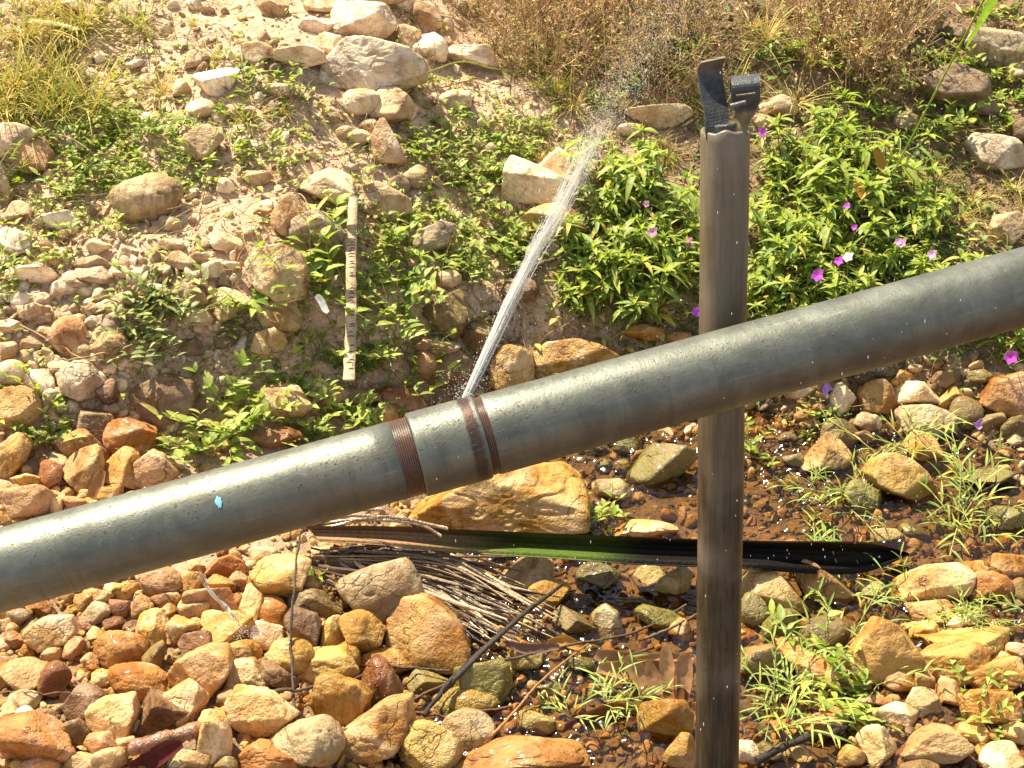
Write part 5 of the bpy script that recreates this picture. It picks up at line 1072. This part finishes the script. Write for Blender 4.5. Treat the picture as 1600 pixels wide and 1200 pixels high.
tallstem([(676, 285), (690, 180), (650, 60), (628, 20)], 'tall thin brown stem rising in front of the biggest grey rock', BRN, 1)
tallstem([(708, 300), (705, 200), (722, 100), (724, 0)], 'tall thin green brown stem rising past the flat white rock', BRN * (.9, 1.3, .7), 2)
tallstem([(560, 420), (468, 330), (380, 400)], 'long arching seed stem in front of the cracked grey stone', BRN * 1.3, 3)
tallstem([(310, 350), (322, 280), (330, 215)], 'beaded green seed stem standing before the tan pink rock', (.3, .32, .1), 4)
tallstem([(265, 500), (345, 470), (400, 400), (440, 340)], 'beaded seed stem leaning right over the cracked soil bank', (.36, .32, .12), 5)
tallstem([(700, 480), (690, 420), (720, 330), (700, 260)], 'brown stem standing behind the grey brown angular rock', BRN, 6)
tallstem([(1040, 180), (1044, 90), (1030, 0)], 'pale straight dry stem left of the post top', TANL, 7, .0012)
tallstem([(962, 180), (958, 110), (952, 30)], 'pale dry stem in the thicket behind the spray', TANL, 8)
tallstem([(1420, 120), (1450, 50), (1490, -20)], 'dark bare stem in the upper right', BRN * .8, 9)
tallstem([(1400, 112), (1440, 90), (1500, 60)], 'yellow straw stem pointing up right above the brown sloping rock', (.6, .48, .15), 10)
# green blade at the top right, seed head at the top left
mb = MB(); a = np.array(P(1508, 75, 1.9)); b = np.array(P(1570, -30, 1.85)); leaf(mb, b, a - b, RT, np.linalg.norm(b - a), .014, .02, .3, (.30, .46, .05), 10, shape='blade'); c2 = np.array(P(1600, -120, 2.2)); tube(mb, [b, (b + c2) / 2, c2, c2 + (0, .5, -.6)], .002, 5, (.3, .4, .06)); tag(mb.build('broad_grass', M['grass'], None, origin=b), 'single broad green grass blade hanging into the top right corner', 'grass blade')
mb = MB(); q = np.random.RandomState(3); base = [(10, 190), (-10, 100), (10, 50), (46, 33)]; t0 = hit(10, 190)[0]; path = smoothpath([P(x, y, t0 - .05 - .05 * i) for i, (x, y) in enumerate(base)], 16); tube(mb, path, .0009, 5, (.5, .45, .15))
hd = smoothpath([P(46, 33, t0 - .2), P(85, 36, t0 - .2), P(120, 46, t0 - .2)], 60)
for k in range(60):
    for z in range(7): d = q.normal(size=3) + (hd[-1] - hd[0]) * 6; leaf(mb, hd[k], d, q.normal(size=3), .007, .0018, 0, .2, np.array((.8, .72, .45)) * q.uniform(.8, 1.1), 2, shape='lance')
tag(mb.build('seed_head_grass', M['dry'], None, origin=path[0]), 'grass stem with a fluffy cream seed head bending right in the upper left corner', 'grass')
# curled dry leaves, water trickle, rotten wood, fallen petals
def curled(name, spots, label, c, cat='dead leaf'):
    e0 = G(spots[0][0], spots[0][1]); mb = MB(); q = np.random.RandomState(int(spots[0][0]))
    for (x, y, ln, wd, ang, lift) in spots:
        t = hit(x, y)[0] - lift; k = t / F; d = math.cos(R(ang)) * RT + math.sin(R(ang)) * UP; s = -math.sin(R(ang)) * RT + math.cos(R(ang)) * UP; n = 14; m = 9; V = []
        for i in range(n):
            u_ = i / (n - 1); wdt = wd * k * math.sin(math.pi * (.08 + .84 * u_)) ** .6
            for j in range(m):
                v_ = j / (m - 1) - .5; cur = 2.2 * v_; V.append(P(x, y, t) + d * ((u_ - .5) * ln * k) + s * (math.sin(cur) / 2.2 * wdt * 1.2) + FW * (math.cos(cur) * wdt * .22) + UP * .004 * math.sin(u_ * 5 + x) + q.normal(0, .00025, 3))
        i = np.arange(n - 1)[:, None] * m + np.arange(m - 1)[None]; f = np.stack([i, i + 1, i + m + 1, i + m], -1).reshape(-1, 4); mb.add(V, f, np.array(c) * q.uniform(.7, 1.25)); mb.add(np.array(V) + FW * .0012, f[:, ::-1], np.array(c) * .5)
    o = mb.build(name, M['dry'], None, origin=e0); tag(o, label, cat); return o
LB = (.50, .27, .13)
curled('dead_leaf', [(1010, 1050, 150, 34, -8, .045), (998, 1056, 78, 30, -60, .05), (1022, 1062, 66, 24, -75, .06), (1044, 1056, 84, 26, -84, .065), (1068, 1060, 80, 30, -95, .06), (972, 1036, 90, 34, -25, .04), (1030, 1030, 110, 16, 8, .07)], 'large curled pinkish brown dead leaf in the water left of the post', LB)
curled('dead_leaf', [(940, 1130, 120, 50, 12, .02)], 'flat red brown dead leaf half sunk in the water near the bottom', (.22, .08, .035))
curled('dead_leaf', [(832, 1011, 84, 18, -5, .08)], 'narrow purplish dead leaf under the crossed black sticks', (.22, .12, .09))
curled('dead_leaf', [(885, 1006, 60, 18, -12, .05)], 'small orange dead leaf right of the crossed black sticks', (.55, .28, .06))
curled('dead_leaf', [(242, 1183, 90, 30, 20, .04)], 'dark wine red wet leaf at the bottom edge in the lower left', (.12, .02, .015))
curled('dead_leaf', [(1378, 253, 44, 16, -65, .15)], 'yellow orange dying leaf hanging in the flower bed', (.6, .34, .05))
curled('dead_leaf', [(1345, 298, 26, 14, -50, .15)], 'small orange leaf low in the flower bed', (.55, .25, .05))
curled('fallen_leaf', [(503, 474, 30, 12, -50, .12)], 'white fallen petal lying on the weeds left of the notched stick', (.85, .85, .78), 'leaf')
curled('dead_leaf', [(148, 765, 60, 22, 65, .04)], 'curled brown leaf standing between cobble and pipe at the left', (.36, .17, .07))
def log():
    a = P(203, 1170, hit(203, 1170)[0] - .05); b = P(335, 1132, hit(335, 1132)[0] - .06); path = np.array([a + (b - a) * i / 40 for i in range(41)]); q = np.random.RandomState(6); path = path + q.normal(0, .0005, path.shape)
    rad = .0105 + .0012 * np.sin(np.arange(41) * .5) + q.normal(0, .0004, 41); rad[0] = .008; mb = MB(); tube(mb, path, rad, 14, (.28, .12, .06)); tag(mb.build('rotten_branch', M['wetwood'], None, origin=a), 'short red brown rotten branch piece at the bottom left', 'branch')
log()
def trickle():
    q = np.random.RandomState(5); pts = [(308, 882, 1.50), (316, 904, 1.53), (332, 930, 1.57), (352, 948, 1.61), (368, 968, 1.65), (380, 990, hit(384, 1000)[0] - .06)]; w_ = np.array([P(*p) for p in pts]); mb = MB(); u, f = ICO[1]
    for k in range(16):
        path = smoothpath(w_ + q.normal(0, .0014, (6, 3)), 40); a = q.randint(0, 18); b = min(40, a + q.randint(8, 30)); tube(mb, path[a:b], q.uniform(.0003, .0009) * np.sin(np.linspace(.2, 2.9, b - a)), 5)
    for k in range(160): c = w_[-1] + q.normal(size=3) * (.012, .012, .005); mb.add(u * q.uniform(.0003, .0009) + c, f)
    tag(mb.build('water_trickle', M['jet'], None, origin=w_[0], col=False), 'thin wavering trickle of water falling from the pipe onto the stones at the left', 'water')
trickle()
for x, y, lab in ((1436, 606, 'pink fallen petal on the pale yellow stone under the pipe'), (1529, 662, 'violet fallen petal in the stones at the right below the pipe'), (1293, 608, 'violet fallen petal in the shade under the pipe right of the post')):
    curled('fallen_petal', [(x, y, 16, 14, 30, .035)], lab, (.55, .28, .7), 'petal')
